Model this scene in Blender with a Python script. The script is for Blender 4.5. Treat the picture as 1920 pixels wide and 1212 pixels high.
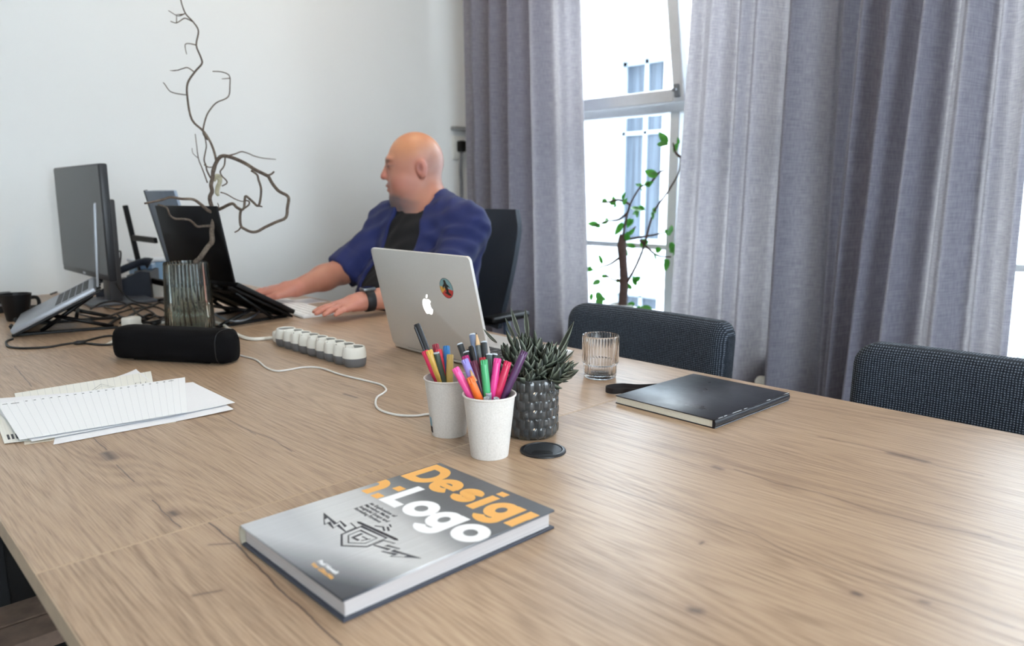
import bpy, bmesh, math, random
import numpy as np
from mathutils import Vector, Matrix, Euler
random.seed(7)
S = bpy.context.scene
COL = S.collection
for o in list(bpy.data.objects):
    bpy.data.objects.remove(o)

# ------------------------------------------------------------------ camera
TZ = 0.74                      # table top height
CAM = np.array([0.0, 0.0, 1.105])
FPX, HORIZON = 1387.0, 368.0
PITCH = math.atan((606 - HORIZON) / FPX)
YAW = math.radians(43.90982)
cam_d = bpy.data.cameras.new('camera')
cam = bpy.data.objects.new('camera', cam_d)
COL.objects.link(cam)
cam_d.sensor_width = 36.0
cam_d.lens = FPX / 1920 * 36
cam.location = CAM
cam.rotation_euler = (math.pi / 2 - PITCH, 0, -YAW)
cam_d.clip_start = 0.02
cam_d.dof.use_dof = True
cam_d.dof.focus_distance = 1.22
cam_d.dof.aperture_fstop = 4.6
S.camera = cam

# ------------------------------------------------------------------ world, sun, daylight portals, exposure
SKY_STRENGTH = 6.8
world = bpy.data.worlds.new('overcast_sky')
S.world = world
world.use_nodes = True
bg = world.node_tree.nodes['Background']
bg.inputs[0].default_value = (0.86, 0.93, 1.0, 1)
bg.inputs[1].default_value = SKY_STRENGTH
sun_d = bpy.data.lights.new('sun', 'SUN')
sun_d.energy = 1.5
sun_d.angle = math.radians(3)
sun_d.color = (1.0, 0.95, 0.88)
sun = bpy.data.objects.new('sun', sun_d)
COL.objects.link(sun)
sun.rotation_euler = Vector((0.75, 0.25, -0.75)).to_track_quat('-Z', 'Y').to_euler()
WINDOWS = [(1.30, 2.55), (-0.43, 0.82), (-2.20, -0.95)]   # spans along the window wall
REAR_FILL_WINDOW = (-1.5, 1.1)                                # span of an unseen window added behind the viewer for fill light
WZ0, WZ1 = 0.52, 2.45
WALL_X = 2.75
for i, (a, b) in enumerate(WINDOWS):
    pd = bpy.data.lights.new('daylight_portal', 'AREA')
    pd.shape = 'RECTANGLE'
    pd.size, pd.size_y = WZ1 - WZ0, b - a
    pd.cycles.is_portal = True
    po = bpy.data.objects.new('daylight_portal', pd)
    COL.objects.link(po)
    po.location = (WALL_X + 0.26, (a + b) / 2, (WZ0 + WZ1) / 2)
    po.rotation_euler = (0, math.pi / 2, 0)
pd = bpy.data.lights.new('daylight_portal', 'AREA')
pd.shape = 'RECTANGLE'; pd.size, pd.size_y = REAR_FILL_WINDOW[1] - REAR_FILL_WINDOW[0], WZ1 - WZ0
pd.cycles.is_portal = True
po = bpy.data.objects.new('daylight_portal', pd)
COL.objects.link(po)
po.location = (sum(REAR_FILL_WINDOW) / 2, -2.83, (WZ0 + WZ1) / 2)
po.rotation_euler = (math.pi / 2, 0, math.pi)
S.view_settings.view_transform = 'Standard'
S.view_settings.look = 'None'
S.view_settings.gamma = 1.0
S.view_settings.use_curve_mapping = False
S.view_settings.exposure = 0.80
S.cycles.max_bounces = 9
S.cycles.diffuse_bounces = 5
S.cycles.adaptive_threshold = 0.03
S.cycles.transparent_max_bounces = 16
S.cycles.transmission_bounces = 9

# ------------------------------------------------------------------ measuring helpers (photo pixel -> place in the room)
def ray(x, y):
    r, u = (x - 960) / FPX, -(y - 606) / FPX
    f = math.cos(PITCH) + u * math.sin(PITCH)
    z = u * math.cos(PITCH) - math.sin(PITCH)
    c, s = math.cos(YAW), math.sin(YAW)
    return np.array([r * c + f * s, -r * s + f * c, z])
def on_z(x, y, z=TZ):
    d = ray(x, y); return CAM + d * ((z - CAM[2]) / d[2])
def on_x(x, y, X):
    d = ray(x, y); return CAM + d * (X / d[0])
def on_y(x, y, Y):
    d = ray(x, y); return CAM + d * (Y / d[1])
def at_depth(x, y, w):
    return CAM + ray(x, y) * w

# ------------------------------------------------------------------ materials
def lin(c):
    return tuple(((v / 255) / 12.92 if v / 255 <= 0.04045 else (((v / 255) + 0.055) / 1.055) ** 2.4) for v in c[:3]) + (1,)
MATS = {}
class NT:
    def __init__(s, name):
        s.m = bpy.data.materials.new(name); s.m.use_nodes = True
        s.t = s.m.node_tree; s.b = s.t.nodes['Principled BSDF']; s.out = s.t.nodes['Material Output']
    def n(s, kind, **kw):
        nd = s.t.nodes.new('ShaderNode' + kind)
        for k, v in kw.items():
            if k.startswith('i_'):
                key = k[2:]
                key = int(key) if key.isdigit() else key.replace('_', ' ')
                nd.inputs[key].default_value = v
            else: setattr(nd, k, v)
        return nd
    def l(s, a, b): s.t.links.new(a, b)
    def math(s, op, a, b=None, c=None, clamp=False):
        nd = s.t.nodes.new('ShaderNodeMath'); nd.operation = op; nd.use_clamp = clamp
        for i, v in enumerate((a, b, c)):
            if v is None: continue
            if isinstance(v, (int, float)): nd.inputs[i].default_value = v
            else: s.l(v, nd.inputs[i])
        return nd.outputs[0]
    def vmath(s, op, a, b=None):
        nd = s.t.nodes.new('ShaderNodeVectorMath'); nd.operation = op
        for i, v in enumerate((a, b)):
            if v is None: continue
            if isinstance(v, (tuple, list)): nd.inputs[i].default_value = v
            else: s.l(v, nd.inputs[i])
        return nd
    def ramp(s, fac, stops):
        nd = s.t.nodes.new('ShaderNodeValToRGB')
        el = nd.color_ramp.elements
        while len(el) < len(stops): el.new(0.5)
        for e, (p, c) in zip(el, stops):
            e.position = p; e.color = c if len(c) == 4 else tuple(c) + (1,)
        s.l(fac, nd.inputs[0]); return nd.outputs[0]
    def mix(s, fac, a, b, mode='MIX'):
        nd = s.t.nodes.new('ShaderNodeMix'); nd.data_type = 'RGBA'; nd.blend_type = mode
        if isinstance(fac, (int, float)): nd.inputs[0].default_value = fac
        else: s.l(fac, nd.inputs[0])
        for k, v in ((6, a), (7, b)):
            if isinstance(v, (tuple, list)): nd.inputs[k].default_value = v
            else: s.l(v, nd.inputs[k])
        return nd.outputs[2]
    def coord(s, kind='Object', scale=(1, 1, 1), loc=(0, 0, 0), rot=(0, 0, 0)):
        tc = s.t.nodes.new('ShaderNodeTexCoord'); mp = s.t.nodes.new('ShaderNodeMapping')
        mp.inputs['Scale'].default_value = scale; mp.inputs['Location'].default_value = loc; mp.inputs['Rotation'].default_value = rot
        s.l(tc.outputs[kind], mp.inputs[0]); return mp.outputs[0]
    def noise(s, vec, scale=5, detail=3, rough=0.5, dist=0.0):
        nd = s.n('TexNoise'); nd.inputs['Scale'].default_value = scale; nd.inputs['Detail'].default_value = detail
        nd.inputs['Roughness'].default_value = rough; nd.inputs['Distortion'].default_value = dist
        s.l(vec, nd.inputs['Vector']); return nd.outputs[0]
    def bump(s, height, strength=0.3, dist=0.001):
        nd = s.n('Bump'); nd.inputs['Strength'].default_value = strength; nd.inputs['Distance'].default_value = dist
        s.l(height, nd.inputs['Height']); s.l(nd.outputs[0], s.b.inputs['Normal']); return nd.outputs[0]
def M(name, col, rough=0.5, metal=0.0, var=0.06, scale=40, bump=0.0, spec=0.5, sheen=0.0, coat=0.0, emit=0.0):
    """plain procedural material: base colour with slight noise variation and fine relief"""
    if name in MATS: return MATS[name]
    k = NT(name); b = k.b
    c = lin(col)
    nz = k.noise(k.coord(), scale, 4, 0.6)
    dk = tuple(v * (1 - var) for v in c[:3]) + (1,); lt = tuple(min(1, v * (1 + var)) for v in c[:3]) + (1,)
    k.l(k.ramp(nz, [(0.3, dk), (0.7, lt)]), b.inputs['Base Color'])
    b.inputs['Roughness'].default_value = rough; b.inputs['Metallic'].default_value = metal
    b.inputs['Specular IOR Level'].default_value = spec
    b.inputs['Sheen Weight'].default_value = sheen; b.inputs['Coat Weight'].default_value = coat
    if emit:
        b.inputs['Emission Color'].default_value = c; b.inputs['Emission Strength'].default_value = emit
    if bump: k.bump(nz, bump)
    MATS[name] = k.m
    return k.m

# ------------------------------------------------------------------ object helpers
ROOTM = {}
def thing(name, label, cat, loc=(0, 0, 0), rot=(0, 0, 0), group=None, kind=None):
    o = bpy.data.objects.new(name, None)
    COL.objects.link(o)
    o.empty_display_size = 0.05
    o.location = loc; o.rotation_euler = rot
    tag(o, label, cat, group, kind)
    ROOTM[o.name] = Matrix.Translation(Vector(loc)) @ Euler(rot).to_matrix().to_4x4()
    return o
def tag(o, label=None, cat=None, group=None, kind=None):
    if label: o['label'] = label
    if cat: o['category'] = cat
    if group: o['group'] = group
    if kind: o['kind'] = kind
    return o
def put(name, verts, faces, mat, parent=None, smooth=False, world=False, sharp=None):
    me = bpy.data.meshes.new(name)
    if world and parent is not None:
        inv = ROOTM[parent.name].inverted()
        verts = [inv @ Vector(v) for v in verts]
    me.from_pydata([tuple(float(q) for q in v) for v in verts], [], [tuple(f) for f in faces])
    me.validate()
    if smooth:
        me.shade_smooth() if hasattr(me, 'shade_smooth') else [setattr(p, 'use_smooth', True) for p in me.polygons]
        if sharp and hasattr(me, 'set_sharp_from_angle'): me.set_sharp_from_angle(angle=math.radians(sharp))
    if mat is not None: me.materials.append(mat)
    o = bpy.data.objects.new(name, me)
    COL.objects.link(o)
    if parent is not None:
        o.parent = parent
        if parent.name in ROOTM: ROOTM[o.name] = ROOTM[parent.name]
    return o
class MB:
    def __init__(s): s.v = []; s.f = []
    def add(s, v, f):
        n = len(s.v); s.v += [tuple(q) for q in v]; s.f += [tuple(i + n for i in q) for q in f]; return s
    def box(s, lo, hi, bev=0.0, seg=2, M=None):
        bm = bmesh.new()
        bmesh.ops.create_cube(bm, size=1.0)
        lo, hi = Vector(lo), Vector(hi)
        for v in bm.verts:
            v.co = Vector((lo[i] + (v.co[i] + 0.5) * (hi[i] - lo[i]) for i in range(3)))
        if bev > 0:
            bmesh.ops.bevel(bm, geom=list(bm.edges), offset=bev, segments=seg, profile=0.5, affect='EDGES')
        return s.bm(bm, M)
    def bm(s, bm, M=None):
        bm.verts.ensure_lookup_table(); bm.verts.index_update()
        s.add([(M @ v.co) if M else v.co for v in bm.verts], [[v.index for v in f.verts] for f in bm.faces])
        bm.free(); return s
    def lathe(s, prof, seg=32, c=(0, 0, 0), cap=True, M=None):
        v, f = [], []
        for r, z in prof:
            for k in range(seg):
                a = 2 * math.pi * k / seg
                p = Vector((c[0] + r * math.cos(a), c[1] + r * math.sin(a), c[2] + z)); v.append(M @ p if M else p)
        for i in range(len(prof) - 1):
            for k in range(seg):
                k2 = (k + 1) % seg
                f.append((i * seg + k, i * seg + k2, (i + 1) * seg + k2, (i + 1) * seg + k))
        if cap:
            f.append(tuple(reversed(range(seg)))); f.append(tuple((len(prof) - 1) * seg + k for k in range(seg)))
        return s.add(v, f)
    def tube(s, pts, rad, seg=8, cap=True, smooth=0):
        pts = [Vector(p) for p in pts]
        rr = list(rad) if isinstance(rad, (list, tuple)) else [rad] * len(pts)
        if smooth: pts, rr = spline(pts, rr, smooth)
        n = len(pts); v, f = [], []
        up = None
        for i, p in enumerate(pts):
            t = (pts[min(i + 1, n - 1)] - pts[max(i - 1, 0)])
            t = t.normalized() if t.length > 1e-9 else Vector((0, 0, 1))
            if up is None: up = t.orthogonal().normalized()
            up = (up - t * up.dot(t)); up = up.normalized() if up.length > 1e-6 else t.orthogonal().normalized()
            b = t.cross(up)
            for k in range(seg):
                a = 2 * math.pi * k / seg
                v.append(p + (up * math.cos(a) + b * math.sin(a)) * rr[i])
        for i in range(n - 1):
            for k in range(seg):
                k2 = (k + 1) % seg
                f.append((i * seg + k, i * seg + k2, (i + 1) * seg + k2, (i + 1) * seg + k))
        if cap:
            f.append(tuple(reversed(range(seg)))); f.append(tuple((n - 1) * seg + k for k in range(seg)))
        return s.add(v, f)
    def prism(s, poly, z0, z1, M=None):
        n = len(poly)
        v = [Vector((x, y, z0)) for x, y in poly] + [Vector((x, y, z1)) for x, y in poly]
        if M: v = [M @ q for q in v]
        f = [tuple(reversed(range(n))), tuple(range(n, 2 * n))] + [(i, (i + 1) % n, n + (i + 1) % n, n + i) for i in range(n)]
        return s.add(v, f)
    def ball(s, c, r, seg=12, rings=8, M=None):
        rx, ry, rz = (r, r, r) if isinstance(r, (int, float)) else r
        v, f = [], []
        for i in range(rings + 1):
            th = math.pi * i / rings
            for k in range(seg):
                a = 2 * math.pi * k / seg
                p = Vector((rx * math.sin(th) * math.cos(a), ry * math.sin(th) * math.sin(a), rz * math.cos(th)))
                v.append((M @ p if M else p) + Vector(c))
        for i in range(rings):
            for k in range(seg):
                f.append((i * seg + k, (i + 1) * seg + k, (i + 1) * seg + (k + 1) % seg, i * seg + (k + 1) % seg))
        return s.add(v, f)
    def build(s, name, mat, parent=None, smooth=False, world=False, sharp=None):
        return put(name, s.v, s.f, mat, parent, smooth, world, sharp)
def spline(pts, rr, sub):
    P, R = [], []
    n = len(pts)
    for i in range(n - 1):
        p0, p1, p2, p3 = pts[max(i - 1, 0)], pts[i], pts[i + 1], pts[min(i + 2, n - 1)]
        for k in range(sub):
            t = k / sub
            P.append(0.5 * ((2 * p1) + (p2 - p0) * t + (2 * p0 - 5 * p1 + 4 * p2 - p3) * t * t + (3 * p1 - p0 - 3 * p2 + p3) * t ** 3))
            R.append(rr[i] + (rr[i + 1] - rr[i]) * t)
    P.append(pts[-1]); R.append(rr[-1])
    return P, R
def struct(o): o['kind'] = 'structure'; return o
def rot_to(d, up=(0, 0, 1)):
    """matrix whose Z axis points along d"""
    return Vector(d).to_track_quat('Z', 'Y').to_matrix().to_4x4()

# ================================================================== THE SETTING
def plaster(name, col, rough=0.85):
    k = NT(name)
    co = k.coord()
    a = k.noise(co, 1.3, 3, 0.5); b = k.noise(co, 160, 3, 0.6)
    c = lin(col)
    k.l(k.ramp(a, [(0.3, tuple(v * 0.97 for v in c[:3]) + (1,)), (0.7, c)]), k.b.inputs['Base Color'])
    k.b.inputs['Roughness'].default_value = rough
    k.bump(b, 0.12, 0.001)
    return k.m
WHITE_WALL = plaster('white_wall_paint', (232, 233, 232))
CEIL = plaster('white_ceiling_paint', (236, 234, 230))
PAINT = M('white_window_paint', (236, 238, 240), 0.35, var=0.02)
RX0, RX1, RY0, RY1, RZ = -2.0, WALL_X, -2.7, 3.22, 2.9

def wall_obj(name, lo, hi, mat, label):
    o = MB().box(lo, hi).build(name, mat)
    tag(o, label, 'wall', kind='structure'); return o
k = NT('dark_carpet_floor')
nz = k.noise(k.coord(), 220, 4, 0.7)
k.l(k.ramp(nz, [(0.3, lin((20, 20, 22))), (0.75, lin((38, 37, 38)))]), k.b.inputs['Base Color'])
k.b.inputs['Roughness'].default_value = 0.95
k.bump(nz, 0.5, 0.003)
o = MB().box((RX0, RY0, -0.1), (RX1, RY1, 0)).build('floor', k.m)
tag(o, 'dark carpeted floor under the tables', 'floor', kind='structure')
o = MB().box((RX0, RY0, RZ), (RX1 + 0.3, RY1, RZ + 0.1)).build('ceiling', CEIL)
tag(o, 'white ceiling above the room', 'ceiling', kind='structure')
wall_obj('wall_back', (RX0 - 0.15, RY1, -0.1), (RX1 + 0.3, RY1 + 0.15, RZ + 0.1), WHITE_WALL, 'plain white painted wall behind the seated man')
wall_obj('wall_left', (RX0 - 0.15, RY0, -0.1), (RX0, RY1, RZ + 0.1), WHITE_WALL, 'white wall opposite the windows')
mb = MB()
a, b = REAR_FILL_WINDOW
for lo, hi in (((RX0 - 0.15, RY0 - 0.15, -0.1), (a, RY0, RZ + 0.1)), ((b, RY0 - 0.15, -0.1), (RX1 + 0.3, RY0, RZ + 0.1)), ((a, RY0 - 0.15, -0.1), (b, RY0, WZ0)), ((a, RY0 - 0.15, WZ1), (b, RY0, RZ + 0.1))):
    mb.box(lo, hi)
tag(mb.build('wall_rear', WHITE_WALL), 'white wall behind the viewer', 'wall', kind='structure')
mb = MB()
ys = [RY0] + [q for w in sorted(WINDOWS) for q in w] + [RY1]
for i in range(0, len(ys), 2):
    mb.box((RX1, ys[i], -0.1), (RX1 + 0.3, ys[i + 1], RZ + 0.1))
for a, b in WINDOWS:
    mb.box((RX1, a, -0.1), (RX1 + 0.3, b, WZ0)); mb.box((RX1, a, WZ1), (RX1 + 0.3, b, RZ + 0.1))
tag(mb.build('wall_right', WHITE_WALL), 'white window wall with tall openings behind the curtains', 'wall', kind='structure')

# glass pane: sees through, with a faint reflection
k = NT('window_glass')
for nd in (k.b,): k.t.nodes.remove(nd)
tr = k.n('BsdfTransparent'); tr.inputs[0].default_value = (0.93, 0.96, 0.97, 1)
gl = k.n('BsdfGlossy'); gl.inputs['Roughness'].default_value = 0.02
fr = k.n('Fresnel'); fr.inputs[0].default_value = 1.2
mx = k.n('MixShader'); k.l(fr.outputs[0], mx.inputs[0]); k.l(tr.outputs[0], mx.inputs[1]); k.l(gl.outputs[0], mx.inputs[2])
k.l(mx.outputs[0], k.out.inputs[0])
PANE = k.m
METAL = M('satin_metal', (150, 152, 155), 0.35, 0.9)

def sash(parent, y0, y1, z0, z1, x, name='sash', tilt=0.0, w=0.055, handle=None):
    """one glazed leaf; local frame at its lower edge so it can tip inwards"""
    o = bpy.data.objects.new(name, None); COL.objects.link(o); o.parent = parent
    o.location = (x, 0, z0); o.rotation_euler = (0, tilt, 0)
    h = z1 - z0; t = 0.045
    for nm, lo, hi in (('stile', (-t / 2, y0, 0), (t / 2, y0 + w, h)), ('stile', (-t / 2, y1 - w, 0), (t / 2, y1, h)),
                       ('rail', (-t / 2, y0 + w, 0), (t / 2, y1 - w, w)), ('rail', (-t / 2, y0 + w, h - w), (t / 2, y1 - w, h))):
        MB().box(lo, hi, 0.006).build(nm, PAINT, o)
    MB().box((-0.004, y0 + w, w), (0.004, y1 - w, h - w)).build('pane', PANE, o)
    if handle:
        m = MB().box((-t / 2 - 0.012, handle - 0.012, 0.02), (-t / 2, handle + 0.012, 0.075), 0.003)
        m.box((-t / 2 - 0.03, handle - 0.009, 0.045), (-t / 2 - 0.012, handle + 0.009, 0.06), 0.003)
        m.build('latch', METAL, o)
    return o
TRANSOM = 1.50
for n, (a, b) in enumerate(WINDOWS):
    wtag = ['tall white framed window with its upper leaf tipped open behind the leafy plant',
            'tall white framed window at the right edge beside the pleated curtain',
            'tall white framed window nearest the viewer outside the picture'][n]
    w = thing('window_%d' % (n + 1), wtag, 'window', (0, 0, 0), kind='structure')
    xf, t = RX1 + 0.10, 0.07
    for nm, lo, hi in (('frame', (xf, a, WZ0), (xf + t, a + 0.05, WZ1)), ('frame', (xf, b - 0.05, WZ0), (xf + t, b, WZ1)),
                       ('frame', (xf, a, WZ0), (xf + t, b, WZ0 + 0.05)), ('frame', (xf, a, WZ1 - 0.05), (xf + t, b, WZ1)),
                       ('transom', (xf - 0.01, a + 0.05, TRANSOM - 0.03), (xf + t, b - 0.05, TRANSOM + 0.04)),
                       ('mullion', (xf - 0.005, (a + b) / 2 - 0.025, WZ0 + 0.05), (xf + t, (a + b) / 2 + 0.025, TRANSOM - 0.03))):
        MB().box(lo, hi, 0.005).build(nm, PAINT, w)
    mid = (a + b) / 2
    for lo_y, hi_y in ((a + 0.05, mid - 0.025), (mid + 0.025, b - 0.05)):
        MB().box((xf + 0.03, lo_y, WZ0 + 0.05), (xf + 0.038, hi_y, TRANSOM - 0.03)).build('pane', PANE, w)
        MB().box((xf + 0.02, lo_y, 0.86), (xf + 0.05, hi_y, 0.885), 0.003).build('glazing_bar', PAINT, w)
    if n == 0:
        MB().box((xf + 0.0, 1.795, TRANSOM + 0.04), (xf + t, 1.835, WZ1 - 0.05), 0.005).build('mullion', PAINT, w)
        sash(w, 1.84, b - 0.06, TRANSOM + 0.008, WZ1 - 0.06, xf - 0.040, tilt=math.radians(-11), handle=1.87)
        MB().box((xf + 0.03, a + 0.05, TRANSOM + 0.04), (xf + 0.038, 1.795, WZ1 - 0.05)).build('pane', PANE, w)
    else:
        MB().box((xf, mid - 0.025, TRANSOM + 0.04), (xf + t, mid + 0.025, WZ1 - 0.05), 0.005).build('mullion', PAINT, w)
        for lo_y, hi_y in ((a + 0.05, mid - 0.025), (mid + 0.025, b - 0.05)):
            MB().box((xf + 0.03, lo_y, TRANSOM + 0.04), (xf + 0.038, hi_y, WZ1 - 0.05)).build('pane', PANE, w)
    MB().box((RX1 - 0.10, a - 0.06, WZ0 - 0.03), (xf, b + 0.06, WZ0), 0.006).build('sill', PAINT, w)

w = thing('window_4', 'wide white framed window added behind the viewer for fill light', 'window', (0, 0, 0), kind='structure')  # added to brighten cups and back wall from the front
a, b = REAR_FILL_WINDOW
for nm, lo, hi in (('frame', (a, RY0 - .10, WZ0), (a + .05, RY0 - .04, WZ1)), ('frame', (b - .05, RY0 - .10, WZ0), (b, RY0 - .04, WZ1)), ('frame', (a, RY0 - .10, WZ0), (b, RY0 - .04, WZ0 + .05)), ('frame', (a, RY0 - .10, WZ1 - .05), (b, RY0 - .04, WZ1)), ('mullion', ((a + b) / 2 - .03, RY0 - .10, WZ0 + .05), ((a + b) / 2 + .03, RY0 - .04, WZ1 - .05))):
    MB().box(lo, hi, .005).build(nm, PAINT, w)
for lo_x, hi_x in ((a + .05, (a + b) / 2 - .03), ((a + b) / 2 + .03, b - .05)):
    MB().box((lo_x, RY0 - .074, WZ0 + .05), (hi_x, RY0 - .066, WZ1 - .05)).build('pane', PANE, w)

# ---- the house across the street
FACADE = plaster('white_facade_render', (200, 206, 212))
FRAME2 = M('facade_window_frame', (140, 150, 162), 0.5, var=0.03)
k = NT('far_window_curtained_glass')
nz = k.noise(k.coord(scale=(1, 18, 0.4)), 2.2, 2, 0.5)
k.l(k.ramp(nz, [(0.3, lin((48, 55, 64))), (0.7, lin((76, 86, 98)))]), k.b.inputs['Base Color'])
k.b.inputs['Roughness'].default_value = 0.35; k.b.inputs['Specular IOR Level'].default_value = 0.15
FGLASS = k.m
FX = 9.0
h = thing('house', 'white rendered house across the street seen through the window', 'building', (FX, 5.5, -3.2))
mb = MB()
cols = [-2.6, 0.4, 3.4, 6.4, 9.4, 12.4]                     # centres of the window columns
rows = [(-2.3, -0.35), (0.42, 3.05)]
holes = [(c - 0.42, c + 0.42, z0, z1) for c in cols for z0, z1 in rows]
yb = sorted({-6.0, 16.0} | {q for c in cols for q in (c - 0.42, c + 0.42)})
zb = sorted({-3.2, 4.6} | {q for r in rows for q in r})
for i in range(len(yb) - 1):
    for j in range(len(zb) - 1):
        cy_, cz_ = (yb[i] + yb[i + 1]) / 2, (zb[j] + zb[j + 1]) / 2
        if any(q[0] < cy_ < q[1] and q[2] < cz_ < q[3] for q in holes): continue
        mb.box((FX, yb[i] + 0.27, zb[j]), (FX + 0.4, yb[i + 1] + 0.27, zb[j + 1]))
mb.build('facade_wall', FACADE, h, world=True)
MB().box((FX - 0.25, -5.8, 4.35), (FX + 0.4, 16.3, 4.6)).build('cornice', FACADE, h, world=True)
MB().box((FX - 0.12, -5.8, -0.02), (FX, 16.3, 0.16)).build('string_course', FACADE, h, world=True)
for c in cols:
    for z0, z1 in rows:
        y0, y1 = c - 0.42 + 0.27, c + 0.42 + 0.27
        m = MB()
        for lo, hi in (((FX + .12, y0, z0), (FX + .2, y0 + .06, z1)), ((FX + .12, y1 - .06, z0), (FX + .2, y1, z1)), ((FX + .12, y0, z0), (FX + .2, y1, z0 + .06)),
                       ((FX + .12, y0, z1 - .06), (FX + .2, y1, z1)), ((FX + .12, (y0 + y1) / 2 - .03, z0), (FX + .2, (y0 + y1) / 2 + .03, z1)), ((FX + .12, y0, z0 + (z1 - z0) * .6), (FX + .2, y1, z0 + (z1 - z0) * .6 + .05))):
            m.box(lo, hi)
        wo = m.build('window', FRAME2, h, world=True)
        MB().box((FX + .16, y0, z0), (FX + .17, y1, z1)).build('pane', FGLASS, wo, world=True)
        m = MB()
        for lo, hi in (((FX - .05, y0 - .14, z0 - .06), (FX, y0, z1 + .14)), ((FX - .05, y1, z0 - .06), (FX, y1 + .14, z1 + .14)), ((FX - .05, y0, z1), (FX, y1, z1 + .14)),
                       ((FX - .14, y0 - .2, z1 + .14), (FX, y1 + .2, z1 + .24)), ((FX - .12, y0 - .16, z0 - .12), (FX, y1 + .16, z0))):
            m.box(lo, hi)
        m.build('window_surround', FACADE, h, world=True)
k = NT('street_paving')
k.l(k.ramp(k.noise(k.coord(), 6, 4), [(0.3, lin((120, 120, 122))), (0.7, lin((150, 150, 150)))]), k.b.inputs['Base Color'])
o = MB().box((RX1 + 0.3, -8, -3.3), (FX + 1, 18, -3.2)).build('street', k.m)
tag(o, 'grey paved street below the window', 'street', kind='structure')

# ================================================================== CURTAINS
def curtain_mat(name, col, trans, weave):
    k = NT(name); b = k.b
    co = k.coord('UV')
    # uneven woven threads: thick and thin bands both ways
    wv = k.noise(k.coord('UV', (1000, 80, 1)), 0.35, 2, 0.5); wh = k.noise(k.coord('UV', (60, 760, 1)), 0.35, 2, 0.5)
    thr = k.math('ADD', k.math('MULTIPLY', wv, 0.5), k.math('MULTIPLY', wh, 0.5))
    fine = k.noise(k.coord('UV', (1, 1, 1)), 1500, 2, 0.5)
    c = lin(col)
    colr = k.ramp(k.math('ADD', k.math('MULTIPLY', thr, 0.7), k.math('MULTIPLY', fine, 0.3)), [(0.3, tuple(v * 0.97 for v in c[:3]) + (1,)), (0.7, tuple(min(1, v * 1.03) for v in c[:3]) + (1,))])
    k.l(colr, b.inputs['Base Color']); b.inputs['Roughness'].default_value = 0.9
    b.inputs['Sheen Weight'].default_value = 0.15; b.inputs['Specular IOR Level'].default_value = 0.2
    tl = k.n('BsdfTranslucent')
    tcol = k.ramp(thr, [(0.38, tuple(v * 0.68 for v in trans) + (1,)), (0.62, tuple(min(1, v * (1 + weave)) for v in trans) + (1,))])
    k.l(tcol, tl.inputs[0])
    mx = k.n('MixShader'); mx.inputs[0].default_value = 0.42
    k.l(b.outputs[0], mx.inputs[1]); k.l(tl.outputs[0], mx.inputs[2]); k.l(mx.outputs[0], k.out.inputs[0])
    k.bump(thr, 0.10, 0.0006)
    return k.m
CURT = curtain_mat('grey_linen_curtain', (142, 142, 158), (0.46, 0.41, 0.395), 0.35)
Z_ROD = 2.62
def curtain(label, yl, yr, xb, folds, seed, lower=0.02, nu=260, nv=46, amp=1.3):
    """yl/yr: span at (rod, bottom); folds: list of (u, width, height in metres) creases pushed to the room (+) or window (-)"""
    rnd = random.Random(seed)
    root = thing('curtain', label, 'curtain', (xb, (yl[0] + yr[0]) / 2, lower), group='grey curtains along the window wall')
    V, F, UV = [], [], []
    ph = [rnd.uniform(0, 6.28) for _ in range(6)]
    wtot = abs(yl[1] - yr[1]) * 1.7
    for j in range(nv + 1):
        t = j / nv                                   # 0 = top
        z = Z_ROD - t * (Z_ROD - lower)
        for i in range(nu + 1):
            u = i / nu
            a0, a1 = yl[0] + (yl[1] - yl[0]) * t, yr[0] + (yr[1] - yr[0]) * t
            y = a0 + (a1 - a0) * u
            x = 0.0
            for fu, fw, fh, drift in folds:
                q = (u - fu - drift * (t - 0.3)) / (fw * (0.8 + 0.3 * t))
                x -= amp * fh * (0.75 + 0.4 * t) * math.exp(-q * q * 2)
            x += 0.003 * math.sin(u * 29 + ph[0] + 1.3 * math.sin(t * 3 + ph[1])) + 0.0012 * math.sin(u * 57 + t * 5 + ph[2])
            x += 0.012 * math.sin(t * 2.2 + ph[3]) * math.sin(u * 9 + ph[4])
            x = min(x, .062 + .25 * max(0, x - .062))
            V.append((xb + x, y, z)); UV.append((u * wtot, z))
    n1 = nu + 1
    for j in range(nv):
        for i in range(nu):
            F.append((j * n1 + i, j * n1 + i + 1, (j + 1) * n1 + i + 1, (j + 1) * n1 + i))
    o = put('cloth', V, F, CURT, root, True, world=True)
    uvl = o.data.uv_layers.new(name='UVMap')
    li = np.zeros(len(o.data.loops), dtype=np.int32); o.data.loops.foreach_get('vertex_index', li)
    uvl.data.foreach_set('uv', np.array(UV, dtype=np.float32)[li].ravel())
    # heading tape along the rod
    MB().box((xb - 0.012, min(yl[0], yr[0]), Z_ROD - 0.06), (xb + 0.012, max(yl[0], yr[0]), Z_ROD), 0.004).build('heading_tape', CURT, root, world=True)
    return root
def even(n, h, w, seed, d=0.0):
    r = random.Random(seed)
    return [((i + 0.5 + r.uniform(-.2, .2)) / n, w / n * r.uniform(.7, 1.2), h * r.uniform(.6, 1.2) * (1 if i % 2 else -1), d * r.uniform(-1, 1)) for i in range(n)]
curtain('grey curtain hanging in the corner behind the man and his office chair', (3.015, 2.985), (2.266, 2.138), 2.54,
        even(11, 0.040, 0.60, 3, 0.02), 11)
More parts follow.
